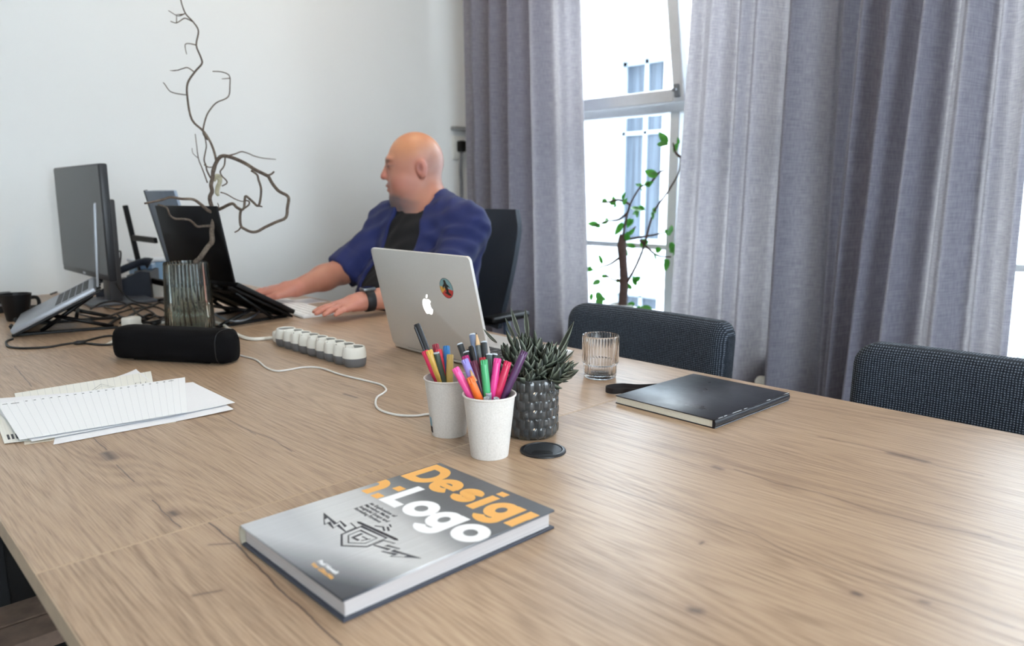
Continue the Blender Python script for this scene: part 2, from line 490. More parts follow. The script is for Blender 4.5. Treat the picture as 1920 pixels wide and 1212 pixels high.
# middle panel: named creases, window side edge pulled out at the foot
curtain('grey curtain between the open window and the pleated panel, behind two dining chairs', (1.635, 1.714), (1.015, .985), 2.54,
        [(0.07, .05, -.02, 0), (0.16, .05, .02, 0), (0.26, .045, -.05, 0.01), (0.36, .05, .035, 0), (0.45, .05, .03, 0), (0.55, .06, -.075, 0.0), (0.68, .075, .06, 0.02), (0.82, .06, -.03, 0.02), (0.93, .05, .05, 0)], 5, amp=1.7)
curtain('grey curtain with deep slanting pleats at the right edge of the picture', (0.975, 1.044), (0.537, 0.497), 2.46,
        [(0.06, .04, .03, .0), (0.14, .05, -.06, -.06), (0.26, .06, .05, -.12), (0.36, .045, -.06, -.14), (0.45, .055, .05, -.14), (0.55, .05, -.065, -.10), (0.68, .07, .05, -.05), (0.77, .04, -.05, -.03), (0.88, .08, -.02, 0), (0.97, .04, .02, 0)], 9, amp=1.7)
ROD = M('curtain_rod_white', (225, 225, 225), 0.4)
rod = thing('curtain_rail', 'white curtain rail above the windows', 'rail', (2.58, 1.8, Z_ROD))
MB().box((2.42, -2.3, Z_ROD), (2.66, 3.15, Z_ROD + 0.03), 0.005).build('rail', ROD, rod, world=True)
for yy in (-2.2, -0.6, 1.0, 3.1):
    MB().box((2.60, yy - 0.02, Z_ROD + 0.005), (RX1, yy + 0.02, Z_ROD + 0.035), 0.003).build('bracket', ROD, rod, world=True)

# ================================================================== RADIATOR under the window, wall socket
RADM = M('cream_radiator_enamel', (226, 224, 212), 0.35, var=0.03)
rad = thing('radiator', 'cream ribbed radiator with valve under the open window behind the curtain', 'radiator', (2.66, 1.9, 0.0))
for i in range(14):
    y = 1.42 + i * 0.075
    MB().box((2.615, y - 0.028, 0.09), (2.715, y + 0.028, 0.43), 0.02, 3).build('rib', RADM, rad, True, world=True, sharp=50)
MB().tube([(2.665, 1.40, 0.12), (2.665, 2.43, 0.12)], 0.018, 10).build('pipe', RADM, rad, True, world=True)
MB().tube([(2.665, 1.42, 0.40), (2.665, 1.30, 0.40), (2.665, 1.28, 0.38), (2.665, 1.28, 0.0)], 0.012, 10).build('pipe', RADM, rad, True, world=True)
VALVE = M('white_valve_plastic', (235, 235, 228), 0.4)
v = MB().lathe([(0.012, 0), (0.022, 0.004), (0.024, 0.05), (0.02, 0.06)], 16, M=Matrix.Translation((2.60, 1.30, 0.405)) @ rot_to((-1, 0, 0.2))).build('valve', VALVE, rad, True, world=True, sharp=40)
MB().lathe([(0.026, 0), (0.027, 0.012)], 16, M=Matrix.Translation((2.61, 1.30, 0.402)) @ rot_to((-1, 0, 0.2))).build('valve_ring', M('black_rubber', (20, 20, 22), 0.6), v, True, world=True)
OUT = M('socket_plastic', (225, 226, 222), 0.45)
BLK = M('black_plastic', (9, 9, 11), 0.45, spec=0.3)
p = on_y(858, 275, RY1)
so = thing('wall_socket', 'white wall socket with a black plug on the wall beside the corner curtain', 'socket', tuple(p))
MB().box((p[0] - .04, RY1 - .014, p[2] - .07), (p[0] + .04, RY1, p[2] + .055), .006).build('plate', OUT, so, world=True)
pl = MB().box((p[0] - .018, RY1 - .055, p[2] - .03), (p[0] + .018, RY1 - .012, p[2] + .03), .008).build('plug', BLK, so, world=True)
MB().tube([(p[0], RY1 - .035, p[2] - .03), (p[0] - .005, RY1 - .03, p[2] - .12), (p[0] + .012, RY1 - .015, p[2] - .25), (p[0] + .015, RY1 - .012, p[2] - .6), (p[0] + .01, RY1 - .012, p[2] - 1.2)], .009, 8, smooth=5).build('lead', M('grey_lead', (130, 133, 138), .5), so, True, world=True)
o = MB().box((p[0] - .05, RY1 - .035, p[2] + .085), (2.745, RY1, p[2] + .105), .004).build('cable_duct', M('grey_duct', (150, 152, 152), .5))
tag(o, 'short grey cable duct on the wall above the socket', 'duct')

# ================================================================== TABLES
def wood(name, seed, cracks, knots, ox, oy):
    """light oak laminate, grain along Y. cracks/knots in world metres"""
    k = NT(name); b = k.b
    geo = k.n('NewGeometry').outputs['Position']
    def vec(scale, off):
        mp = k.n('Mapping'); mp.inputs['Scale'].default_value = scale; mp.inputs['Location'].default_value = off
        k.l(geo, mp.inputs[0]); return mp.outputs[0]
    warp = k.noise(vec((3.0, 0.9, 1), (seed, seed * 2, 0)), 1.0, 3, 0.5)
    # cathedral figure = contour lines of a stretched noise
    fig = k.noise(vec((5.0, 0.55, 1), (seed * 3.1, seed, 0)), 1.0, 2, 0.35, 0.3)
    rings = k.math('SINE', k.math('MULTIPLY', fig, 330.0))
    rings = k.math('MULTIPLY_ADD', rings, 0.5, 0.5)
    fine = k.noise(vec((620, 14, 1), (seed, 0, 0)), 1.0, 4, 0.7)
    fine2 = k.noise(vec((190, 2.6, 1), (0, seed, 0)), 1.0, 3, 0.6)
    broad = k.noise(vec((7, 0.8, 1), (seed, seed, 0)), 1.0, 3, 0.5)
    s = k.math('ADD', k.math('MULTIPLY', rings, 0.08), k.math('MULTIPLY', fine, 0.60))
    s = k.math('ADD', s, k.math('MULTIPLY', fine2, 0.22))
    s = k.math('ADD', s, k.math('MULTIPLY', broad, 0.24))
    c = k.ramp(s, [(0.32, lin((103, 77, 59))), (0.46, lin((150, 123, 99))), (0.58, lin((175, 147, 120))), (0.80, lin((199, 174, 147)))])
    pores = k.ramp(fine, [(0.30, (1, 1, 1)), (0.42, (0, 0, 0))])
    c = k.mix(k.math('MULTIPLY', pores, 0.30), c, lin((112, 90, 72)))
    # cracks and knots
    wv = k.n('TexNoise'); wv.inputs['Scale'].default_value = 26; wv.inputs['Detail'].default_value = 4
    k.l(geo, wv.inputs['Vector'])
    wob = k.vmath('SCALE', k.vmath('SUBTRACT', wv.outputs['Color'], (0.5, 0.5, 0.5)).outputs[0]); wob.inputs['Scale'].default_value = 0.006
    pos = k.vmath('MULTIPLY', k.vmath('ADD', geo, wob.outputs[0]).outputs[0], (1, 1, 0)).outputs[0]
    def seg(a, bb, w, st):
        a = Vector((a[0], a[1], 0)); bb = Vector((bb[0], bb[1], 0)); ba = bb - a
        pa = k.vmath('SUBTRACT', pos, tuple(a)).outputs[0]
        hh = k.math('DIVIDE', k.vmath('DOT_PRODUCT', pa, tuple(ba)).outputs['Value'], ba.length_squared, clamp=True)
        sc = k.vmath('SCALE', tuple(ba)); k.l(hh, sc.inputs['Scale'])
        d = k.vmath('LENGTH', k.vmath('SUBTRACT', pa, sc.outputs[0]).outputs[0]).outputs['Value']
        return k.math('MULTIPLY', k.math('SUBTRACT', 1.0, k.math('DIVIDE', d, w), clamp=True), st)
    acc = None; soft = None
    for pts, w, st in cracks:
        P = [on_z(*q) for q in pts]
        for a, bb in zip(P[:-1], P[1:]):
            q = seg(a, bb, w, st); acc = q if acc is None else k.math('MAXIMUM', acc, q)
            q = seg(a, bb, w * 7, st * 0.35); soft = q if soft is None else k.math('MAXIMUM', soft, q)
    for pts, w, st in knots:
        P = [on_z(*q) for q in pts]
        q = seg(P[0], P[-1], w, st); acc = q if acc is None else k.math('MAXIMUM', acc, q)
        q = seg(P[0], P[-1], w * 3, st * 0.6); soft = q if soft is None else k.math('MAXIMUM', soft, q)
    if soft is not None:
        c = k.mix(k.math('MULTIPLY', soft, k.math('ADD', fine2, 0.25)), c, lin((128, 96, 80)))
        c = k.mix(k.math('MULTIPLY', acc, 1.3, clamp=True), c, lin((62, 48, 46)))
    k.l(c, b.inputs['Base Color'])
    rr = k.ramp(fine, [(0.3, (0.42,) * 3), (0.7, (0.29,) * 3)])
    k.l(rr, b.inputs['Roughness'])
    b.inputs['Specular IOR Level'].default_value = 0.7
    k.bump(s, 0.16, 0.001)
    return k.m
near_cracks = [
    ([(392, 980), (441, 1018), (513, 1094), (640, 1212)], .0016, .9),
    ([(1027, 880), (1123, 909), (1240, 946), (1293, 965), (1410, 1000), (1484, 1039), (1591, 1077), (1697, 1108), (1803, 1140), (1899, 1178)], .0011, .55),
    ([(1378, 880), (1458, 907), (1538, 925), (1644, 960), (1750, 986), (1856, 1008)], .0012, .75),
    ([(1535, 820), (1591, 830), (1647, 843), (1703, 857), (1760, 874), (1844, 893)], .0012, .65),
    ([(1633, 781), (1774, 798), (1914, 829)], .0012, .5)]
near_knots = [([(1300, 1145), (1312, 1147)], .008, .6), ([(1604, 1113), (1610, 1115)], .006, .7), ([(1730, 1129), (1738, 1131)], .005, .5), ([(1312, 1021), (1318, 1017)], .003, .5),
              ([(1670, 850), (1735, 866)], .010, .5), ([(363, 1117), (415, 1107)], .003, .55), ([(395, 1021), (441, 1019)], .003, .5), ([(1340, 876), (1352, 880)], .008, .5)]
mid_cracks = [([(287, 938), (310, 964), (339, 989)], .0012, .8), ([(217, 872), (252, 904)], .0014, .7), ([(460, 804), (507, 822), (547, 847)], .0011, .7),
              ([(27, 687), (60, 725)], .0014, .8), ([(410, 777), (480, 815)], .0012, .7), ([(175, 822), (200, 844)], .0013, .75), ([(640, 720), (720, 745)], .0011, .5)]
mid_knots = [([(322, 961), (328, 965)], .008, .7), ([(198, 850), (210, 860)], .012, .7), ([(645, 739), (668, 746)], .005, .6), ([(770, 906), (785, 900)], .006, .4)]
WOODS = [wood('oak_laminate_near', 3.7, near_cracks, near_knots, 0, 0), wood('oak_laminate_middle', 8.2, mid_cracks, mid_knots, 0, 0),
         wood('oak_laminate_far', 13.9, [], [], 0, 0)]
EDGE = M('oak_edge_band', (188, 164, 138), .5, var=.1, scale=30)
STEEL = M('black_powder_coated_steel', (24, 24, 26), .5)
TX0, TX1 = 0.130, 1.335
SEAMS = [-0.391, 0.809, 2.009, 3.209]
DESKS = []
for i in range(3):
    y0, y1 = SEAMS[i] + .0014, SEAMS[i + 1] - .0014
    lab = ['oak laminate table nearest the viewer, carrying the design book and notebook',
           'oak laminate table in the middle, carrying the silver laptop and loose papers',
           'oak laminate table against the back wall, carrying the monitors'][i]
    d = thing('table', lab, 'table', ((TX0 + TX1) / 2, (y0 + y1) / 2, 0), group='oak tables pushed together in a row')
    MB().box((TX0 + .001, y0, TZ - .025), (TX1 - .001, y1, TZ), .0009, 1).build('tabletop', WOODS[i], d, world=True)
    for nm, lo, hi in (('edge_band', (TX0, y0, TZ - .0245), (TX0 + .0012, y1, TZ - .0009)), ('edge_band', (TX1 - .0012, y0, TZ - .0245), (TX1, y1, TZ - .0009)),
                       ('edge_band', (TX0, y0 - .0012, TZ - .0245), (TX1, y0, TZ)), ('edge_band', (TX0, y1, TZ - .0245), (TX1, y1 + .0012, TZ))):
        MB().box(lo, hi).build(nm, EDGE, d, world=True)
    for x in (TX0 + .10, TX1 - .10):
        for y in (y0 + .08, y1 - .08):
            MB().box((x - .025, y - .025, 0), (x + .025, y + .025, TZ - .025), .003).build('leg', STEEL, d, world=True)
    for y in (y0 + .08, y1 - .08):
        MB().box((TX0 + .125, y - .015, TZ - .065), (TX1 - .125, y + .015, TZ - .025), .003).build('rail', STEEL, d, world=True)
    DESKS.append(d)
# round cable grommet let into the near table
g = on_z(1018, 846)
GB = M('grommet_black', (22, 23, 27), .38, bump=.05, scale=300)
gr = MB().lathe([(.0335, -.02), (.0335, .0005), (.0332, .0022), (.031, .0032), (.0285, .0034), (.028, .002), (.028, -.02)], 48, c=tuple(g), cap=False).build('cable_grommet', GB, DESKS[0], True, world=True, sharp=40)
gr['label'] = 'round black cable grommet'
cap = MB().lathe([(.0275, -.004), (.0275, .0022), (.0268, .0028), (.0001, .0030)], 48, c=tuple(g), cap=False).build('grommet_lid', GB, gr, True, world=True, sharp=40)
gd = Vector((ray(1018, 846)[0], ray(1018, 846)[1], 0)).normalized(); gs = Vector((gd.y, -gd.x, 0))
gc = Vector(g) - gd * .006
m = MB(); 
poly = [(-.016, -.010), (-.012, -.002), (.010, -.002), (.014, -.008), (.014, -.014), (-.016, -.014)]
Mx = Matrix(((gs.x, gd.x, 0, gc.x), (gs.y, gd.y, 0, gc.y), (0, 0, 1, TZ), (0, 0, 0, 1)))
m.prism(poly, .0026, .0034, Mx).build('cable_slot', M('grommet_slot_black', (6, 6, 8), .6), gr, world=True)
# low plank stool pushed under the near left side
OLD = M('weathered_plank', (120, 98, 84), .75, var=.3, scale=18, bump=.3)
st = thing('stool', 'low wooden plank stool tucked under the table edge at the lower left', 'stool', (.30, 1.36, 0))
for y0, y1 in ((1.285, 1.352), (1.358, 1.43)):
    MB().box((.150 if y0 < 1.3 else .08, y0, .395), (.52, y1, .42), .002).build('plank', OLD, st, world=True)
for x in (.2, .48):
    for y in (1.31, 1.405):
        MB().box((x - .018, y - .018, 0), (x + .018, y + .018, .395), .003).build('leg', OLD, st, world=True)

# ================================================================== HARDBACK DESIGN BOOK
BX0, BX1, BY0, BY1, BT = .302, .570, .524, .732, .0225
k = NT('brushed_metal_cover_print')
geo = k.coord('Object')
sep = k.n('SeparateXYZ'); k.l(geo, sep.inputs[0])
# printed artwork of brushed steel: dark head, silver middle, dark lower corner
u = k.math('DIVIDE', sep.outputs[0], BX1 - BX0); v = k.math('DIVIDE', sep.outputs[1], BY1 - BY0)
tone = k.ramp(k.math('ADD', u, k.math('MULTIPLY', v, -.10)), [(0.0, lin((196, 198, 202))), (0.10, lin((190, 192, 196))), (0.24, lin((212, 213, 214))), (0.42, lin((200, 200, 201))), (0.52, lin((148, 150, 153))), (0.64, lin((102, 105, 110))), (1.0, lin((86, 89, 95)))])
edge = k.ramp(k.math('ADD', k.math('MULTIPLY', v, .85), k.math('MULTIPLY', u, 2.4)), [(0.0, lin((70, 74, 82))), (0.22, lin((96, 101, 110))), (0.75, (1, 1, 1, 1)), (1.0, (1, 1, 1, 1))])
stk = k.ramp(k.noise(k.coord('Object', (6, 700, 1), rot=(0, 0, .12)), 1, 3, .6), [(.3, (.86, .86, .86)), (.7, (1, 1, 1))])
k.l(k.mix(1, k.mix(1, tone, edge, 'MULTIPLY'), stk, 'MULTIPLY'), k.b.inputs['Base Color'])
k.b.inputs['Roughness'].default_value = .42
COVER = k.m
BOARD = M('dark_cover_board', (58, 62, 74), .45)
k = NT('page_block_edges')
lay = k.noise(k.coord('Object', (2, 2, 2600)), 1, 2, .6)
k.l(k.ramp(lay, [(.3, lin((168, 160, 158))), (.7, lin((206, 199, 197)))]), k.b.inputs['Base Color']); k.b.inputs['Roughness'].default_value = .8
PAGES = k.m
bk = thing('book', 'hardback design book with orange and white title lying on the near table', 'book', (BX0, BY0, TZ))
LX, LY = BX1 - BX0, BY1 - BY0
MB().box((0, 0, 0), (LX, LY - .004, .0028), .0006, 1).build('back_cover', BOARD, bk)
fc = MB().box((0, 0, BT - .0028), (LX, LY - .004, BT), .0006, 1).build('front_cover', COVER, bk)
MB().box((.0045, .0045, .0028), (LX - .0045, LY - .006, BT - .0028)).build('page_block', PAGES, bk)
m = MB()
prof = []
for i in range(9):
    a = -math.pi / 2 + math.pi * i / 8
    prof.append((LY - .006 + .0065 * math.cos(a), BT / 2 + (BT / 2 - .0001) * math.sin(a)))
prof += [(LY - .008 + .0045 * math.cos(math.pi / 2 - math.pi * i / 8), BT / 2 + (BT / 2 - .0022) * math.sin(math.pi / 2 - math.pi * i / 8)) for i in range(9)]
mm = Matrix(((0, 0, 1, 0), (1, 0, 0, 0), (0, 1, 0, 0), (0, 0, 0, 1)))
m.prism(prof, 0, LX, mm).build('spine', M('spine_board', (176, 168, 150), .5), bk)
# ---- lettering, drawn as broad flat strokes; page frame: right = -Y, up = +X, origin lower left of the cover
LW = LY - .004
LAYER = 0
def arc(cx, cy, rx, ry, a0, a1, n=18):
    return [(cx + rx * math.cos(math.radians(a0 + (a1 - a0) * i / n)), cy + ry * math.sin(math.radians(a0 + (a1 - a0) * i / n))) for i in range(n + 1)]
def ribbon(m, pts, w, z0, z1, place, closed=False, xmax=None, xmin=None):
    P = [Vector(pts[0])]
    for q in pts[1:]:
        if (Vector(q) - P[-1]).length > 1e-5: P.append(Vector(q))
    n = len(P); L, R = [], []
    for i in range(n):
        a = P[(i - 1) % n] if (closed or i > 0) else P[i]
        c = P[(i + 1) % n] if (closed or i < n - 1) else P[i]
        t = (c - a).normalized(); nn = Vector((-t.y, t.x))
        if 0 < i < n - 1 or closed:
            t1 = (P[i] - a).normalized(); cs = max(.35, t1.dot(t)); ww = w / 2 / cs
        else: ww = w / 2
        L.append(P[i] + nn * ww); R.append(P[i] - nn * ww)
    def cl(q):
        x = q.x
        if xmax is not None: x = min(x, xmax)
        if xmin is not None: x = max(x, xmin)
        return Vector((x, q.y))
    cnt = n if closed else n - 1
    global LAYER
    LAYER = (LAYER + 1) % 6
    zz = z0 + .00008 + LAYER * .00003
    base_ = len(m.v)
    for q in L + R:
        x_, y_ = place(*cl(q)); m.v.append((x_, y_, zz))
    for i in range(cnt):
        j = (i + 1) % n
        xs = [cl(p).x for p in (R[i], R[j], L[j], L[i])]
        if max(xs) - min(xs) < 1e-7: continue
        m.f.append((base_ + n + i, base_ + n + j, base_ + j, base_ + i))
def glyph(ch, s, w):
    """bold grotesque letters on a cap height of s; returns strokes, advance"""
    x = .73 * s; r = x / 2
    if ch == 'D': return [([(w / 2, 0), (w / 2, s)], 0), ([(w / 2, w / 2), (.36 * s, w / 2)] + arc(.36 * s, s / 2, .33 * s, s / 2 - w / 2, -90, 90) + [(w / 2, s - w / 2)], 0)], .77 * s
    if ch == 'L': return [([(w / 2, 0), (w / 2, s)], 0), ([(0, w / 2), (.56 * s, w / 2)], 0)], .60 * s
    if ch == 'o': return [(arc(.37 * s, r, .37 * s - w / 2, r - w / 2, 0, 354, 40), 1)], .77 * s
    if ch == 'e': return [(arc(.36 * s, r, .36 * s - w / 2, r - w / 2, 0, 318, 36), 0), ([(.07 * s, r - .01 * s), (.70 * s, r - .01 * s)], 2)], .74 * s
    if ch == 's':
        cp = [(.90, .72), (.80, .90), (.52, .98), (.22, .90), (.10, .73), (.22, .58), (.52, .50), (.80, .41), (.92, .26), (.80, .09), (.50, .02), (.20, .09), (.08, .29)]
        q_, _ = spline([Vector((w * .42 + a_ * (.60 * s - w * .84), w / 2 + b_ * (x - w), 0)) for a_, b_ in cp], [0] * len(cp), 4)
        return [([(v_.x, v_.y) for v_ in q_], 0)], .65 * s
    if ch == 'i': return [([(w / 2, 0), (w / 2, x)], 0), ([(w / 2, s - w * .78), (w / 2, s)], 0)], .31 * s
    if ch == 'g': return [(arc(.34 * s, r, .34 * s - w / 2, r - w / 2, 0, 354, 36), 1), ([(.68 * s - w / 2, x)] + [(.68 * s - w / 2, 0)] + arc(.36 * s, -.02 * s, .32 * s - w / 2, .26 * s - w / 2, 0, -165, 18), 0)], .77 * s
    if ch == 'n': return [([(w / 2, 0), (w / 2, x)], 0), (arc(.34 * s, x - .33 * s, .34 * s - w / 2, .33 * s - w / 2, 165, 0, 16) + [(.68 * s - w / 2, 0)], 0)], .76 * s
    if ch == ':': return [([(w / 2, 0), (w / 2, w * .85)], 0), ([(w / 2, x - w * .85), (w / 2, x)], 0)], .30 * s
    return [], .3 * s
def place_cover(x, y): return (y, LW - x)               # cover frame -> book local XY
def word(name, txt, x0, base, s, w, mat, xmax=None, xmin=None, trk=1.0):
    x = x0
    for ch in txt:
        st_, adv = glyph(ch, s, w)
        m = MB()
        for pts, cl in st_:
            ribbon(m, [(px + x, py + base) for px, py in pts], w * (.72 if cl == 2 else 1), BT, BT + .00025, place_cover, cl == 1, xmax, xmin)
        if m.v: m.build(name, mat, fc)
        x += adv * trk
    return x
ORANGE = M('orange_print', (240, 178, 92), .45, var=.02)
WPRINT = M('white_print', (246, 246, 248), .45, var=.01)
INK = M('dark_ink_print', (52, 55, 66), .5, var=.03)
# sizes measured on the cover (metres)
word('title_letter', 'Design', .0028, .2035, .0570, .0132, ORANGE, xmax=LW - .0004, trk=1.01)
word('title_letter', 'n', -.0160, .1425, .0570, .0132, ORANGE, xmin=.0004)
word('title_letter', ':', .0290, .1425, .0570, .0132, ORANGE)
word('title_letter', 'Logo', .0455, .1425, .0570, .0132, WPRINT, xmax=LW - .0004, trk=.955)
def small_text(name, txt, x, y, size, mat):
    cu = bpy.data.curves.new(name, 'FONT'); cu.body = txt; cu.size = size; cu.extrude = .0001; cu.offset = size * .012
    ob = bpy.data.objects.new(name + '_curve', cu); COL.objects.link(ob)
    dg = bpy.context.evaluated_depsgraph_get()
    me = bpy.data.meshes.new_from_object(ob.evaluated_get(dg))
    bpy.data.objects.remove(ob)
    Mx = Matrix(((0, 1, 0, y), (-1, 0, 0, LW - x), (0, 0, 1, BT + .00012), (0, 0, 0, 1)))
    me.transform(Mx); me.materials.clear(); me.materials.append(mat)
    o2 = bpy.data.objects.new(name, me); COL.objects.link(o2); o2.parent = fc
for i, t in enumerate(('An Exploration of', 'Marvelous Marks,', 'Insightful Essays and', 'Revealing Reviews')):
    small_text('subtitle_line', t, .0475, .1285 - i * .0066, .0068, INK)
small_text('author_line', 'Paul Howalt', .128, .0185, .0068, WPRINT)
small_text('author_line', 'Von Glitschka', .128, .0110, .0068, ORANGE)
# winged badge emblem
def emblem(strokes, polys):
    m = MB()
    for pts, w, c in strokes: ribbon(m, pts, w, BT, BT + .00025, place_cover, c)
    for pl in polys: m.prism([place_cover(*q) for q in pl], BT, BT + .00025)
    m.build('emblem', INK, fc)
ex, ey = .114, .076
def E(*p): return [(ex + a * .00108 - b * .0001, ey + b * .00108 + a * .0001) for a, b in p]
emblem([(E((-19, 15), (19, 15), (19, -8), (0, -22), (-19, -8)), .0022, True), (E((-12.5, 9), (12.5, 9), (12.5, -5), (0, -14.5), (-12.5, -5)), .0014, True),
        (E((-6, 6), (-6, -5), (3, -5)), .0032, False), (E((-1, 2), (7, 2)), .0016, False), (E((5, -4), (9, 4)), .0016, False),
        (E((-27, 19), (27, 19)), .0042, False), (E((-10, 24), (-2, 28), (6, 23)), .0022, False), (E((1, 31), (9, 26)), .0024, False), (E((-2, 36), (4, 33)), .0020, False)],
       [E((-27, 17), (-27, 21), (-31, 19)), E((27, 17), (27, 21), (31, 19))])
for sx in (-1, 1):
    b_ = [(21, 10), (33, 13), (30, 5), (45, 9), (42, 2), (72, 9), (49, -6), (51, 0), (36, -5), (39, 2), (21, -2)]
    emblem([(E(*[(sx * a, q) for a, q in b_]), .0015, True)], [E((sx * 60, 5), (sx * 72, 9), (sx * 59, 1))])

# ================================================================== BLACK NOTEBOOK
k = NT('scuffed_black_leather')
co = k.coord()
a = k.noise(co, 9, 4, .6); b2 = k.noise(co, 55, 4, .7); cr = k.noise(k.coord(scale=(30, 260, 30), rot=(0, 0, .6)), 1, 3, .6)
k.l(k.mix(k.ramp(cr, [(.70, (0, 0, 0)), (.80, (.30, .30, .30))]), k.ramp(a, [(.3, lin((20, 20, 26))), (.7, lin((38, 39, 48)))]), lin((110, 112, 124))), k.b.inputs['Base Color'])
k.l(k.ramp(a, [(.3, (.24,) * 3), (.7, (.42,) * 3)]), k.b.inputs['Roughness'])
k.bump(k.math('ADD', a, k.math('MULTIPLY', b2, .35)), .35, .0018)
LEATHER = k.m
nx0, nx1, ny0, ny1 = 1.018, 1.262, .588, .791
nb = thing('notebook', 'worn black notebook with an elastic strap lying beside the glass', 'notebook', ((nx0 + nx1) / 2, (ny0 + ny1) / 2, TZ), (0, 0, math.radians(-1.2)))
hx, hy = (nx1 - nx0) / 2, (ny1 - ny0) / 2
MB().box((-hx, -hy, 0), (hx, hy, .0016), .0007, 1).build('back_cover', LEATHER, nb)
MB().box((-hx, -hy, .0128), (hx, hy, .0146), .0007, 2).build('front_cover', LEATHER, nb, True, sharp=40)
MB().box((-hx + .0015, -hy + .004, .0016), (hx - .0015, hy - .002, .0128)).build('page_block', M('cream_pages', (222, 214, 196), .85, var=.05, scale=400), nb)
prof = [(-hy + .005 - .006 * math.cos(t), .0073 + .0074 * math.sin(t)) for t in [(-math.pi / 2) + math.pi * i / 10 for i in range(11)]]
MB().prism(list(reversed(prof)) if False else prof, -hx, hx, Matrix(((0, 0, 1, 0), (1, 0, 0, 0), (0, 1, 0, 0), (0, 0, 0, 1)))).build('spine', LEATHER, nb, True, sharp=40)
WORN = M('worn_pale_edge', (196, 198, 206), .55, var=.2, scale=90)
r = random.Random(4)
m = MB(); x = -hx + .012
while x < hx - .01:
    L = r.uniform(.006, .035)
    if r.random() < .8: m.box((x, -hy - .0002 + .0012, .0143), (min(x + L, hx), -hy + .0022 + r.uniform(0, .0008), .01478))
    x += L + r.uniform(.002, .02)
m.build('worn_edge', WORN, nb)
# elastic strap looping out past the fore-edge
sp = [on_z(*q, TZ + .006) for q in ((1240, 724), (1200, 726), (1165, 724), (1140, 727), (1137, 731), (1150, 734), (1172, 733), (1195, 735))]
V, F = [], []
P, _ = spline([Vector(q) for q in sp], [0] * len(sp), 6)
for i, p_ in enumerate(P):
    for z in (-.0052, .0052):
        for s_ in (-.0006, .0006):
            t = (P[min(i + 1, len(P) - 1)] - P[max(i - 1, 0)]); n_ = Vector((-t.y, t.x, 0)).normalized()
            V.append(p_ + n_ * s_ + Vector((0, 0, z)))
for i in range(len(P) - 1):
    a_, b_ = i * 4, i * 4 + 4
    F += [(a_, a_ + 2, b_ + 2, b_), (a_ + 1, b_ + 1, b_ + 3, a_ + 3), (a_, b_, b_ + 1, a_ + 1), (a_ + 2, a_ + 3, b_ + 3, b_ + 2)]
F += [(0, 1, 3, 2), (len(V) - 4, len(V) - 2, len(V) - 1, len(V) - 3)]
put('elastic_strap', V, F, M('elastic_black', (26, 20, 24), .7), nb, True, world=True, sharp=40)

# ================================================================== RIBBED GLASS TUMBLER
def glass_mat(name, col=(1, 1, 1, 1), rough=0.0, ior=1.45):
    k = NT(name); k.t.nodes.remove(k.b)
    g_ = k.n('BsdfGlass'); g_.inputs['Color'].default_value = col; g_.inputs['Roughness'].default_value = rough; g_.inputs['IOR'].default_value = ior
    nz = k.noise(k.coord(), 30, 2); bp = k.n('Bump'); bp.inputs['Strength'].default_value = .03; k.l(nz, bp.inputs['Height']); k.l(bp.outputs[0], g_.inputs['Normal'])
    k.l(g_.outputs[0], k.out.inputs[0]); return k.m
GLASS = glass_mat('clear_glass', (1, 1, 1, 1))
def ribbed(prof_out, prof_in, ribs, amp, seg, c):
    """closed glass wall: outer profile with vertical ribs, plain inner profile"""
    V, F = [], []
    for r_, z, a_ in prof_out:
        for i in range(seg):
            t = 2 * math.pi * i / seg
            rr = r_ + a_ * amp * (abs(math.cos(t * ribs / 2)) - .6)
            V.append((c[0] + rr * math.cos(t), c[1] + rr * math.sin(t), c[2] + z))
    for r_, z in prof_in:
        for i in range(seg):
            t = 2 * math.pi * i / seg
            V.append((c[0] + r_ * math.cos(t), c[1] + r_ * math.sin(t), c[2] + z))
    n = len(prof_out) + len(prof_in)
    for j in range(n - 1):
        for i in range(seg):
            i2 = (i + 1) % seg
            F.append((j * seg + i, j * seg + i2, (j + 1) * seg + i2, (j + 1) * seg + i))
    F.append(tuple(reversed(range(seg)))); F.append(tuple((n - 1) * seg + i for i in range(seg)))
    return V, F
gp = on_z(1125, 707)
gl = thing('tumbler', 'clear ribbed drinking glass standing behind the black notebook', 'glass', tuple(gp))
V, F = ribbed([(.030, 0, 0), (.0318, .002, .3), (.0325, .005, 1), (.0330, .0265, 1), (.0345, .0285, .6), (.0362, .0305, .3), (.0368, .033, 1), (.0370, .084, 1), (.0370, .0865, .2), (.0364, .088, 0)],
              [(.0350, .0875), (.0346, .085), (.0344, .035), (.0306, .029), (.0302, .012), (.028, .009), (.001, .0085)], 38, .0016, 304, (0, 0, 0))
put('glass_body', V, F, GLASS, gl, True, sharp=60)

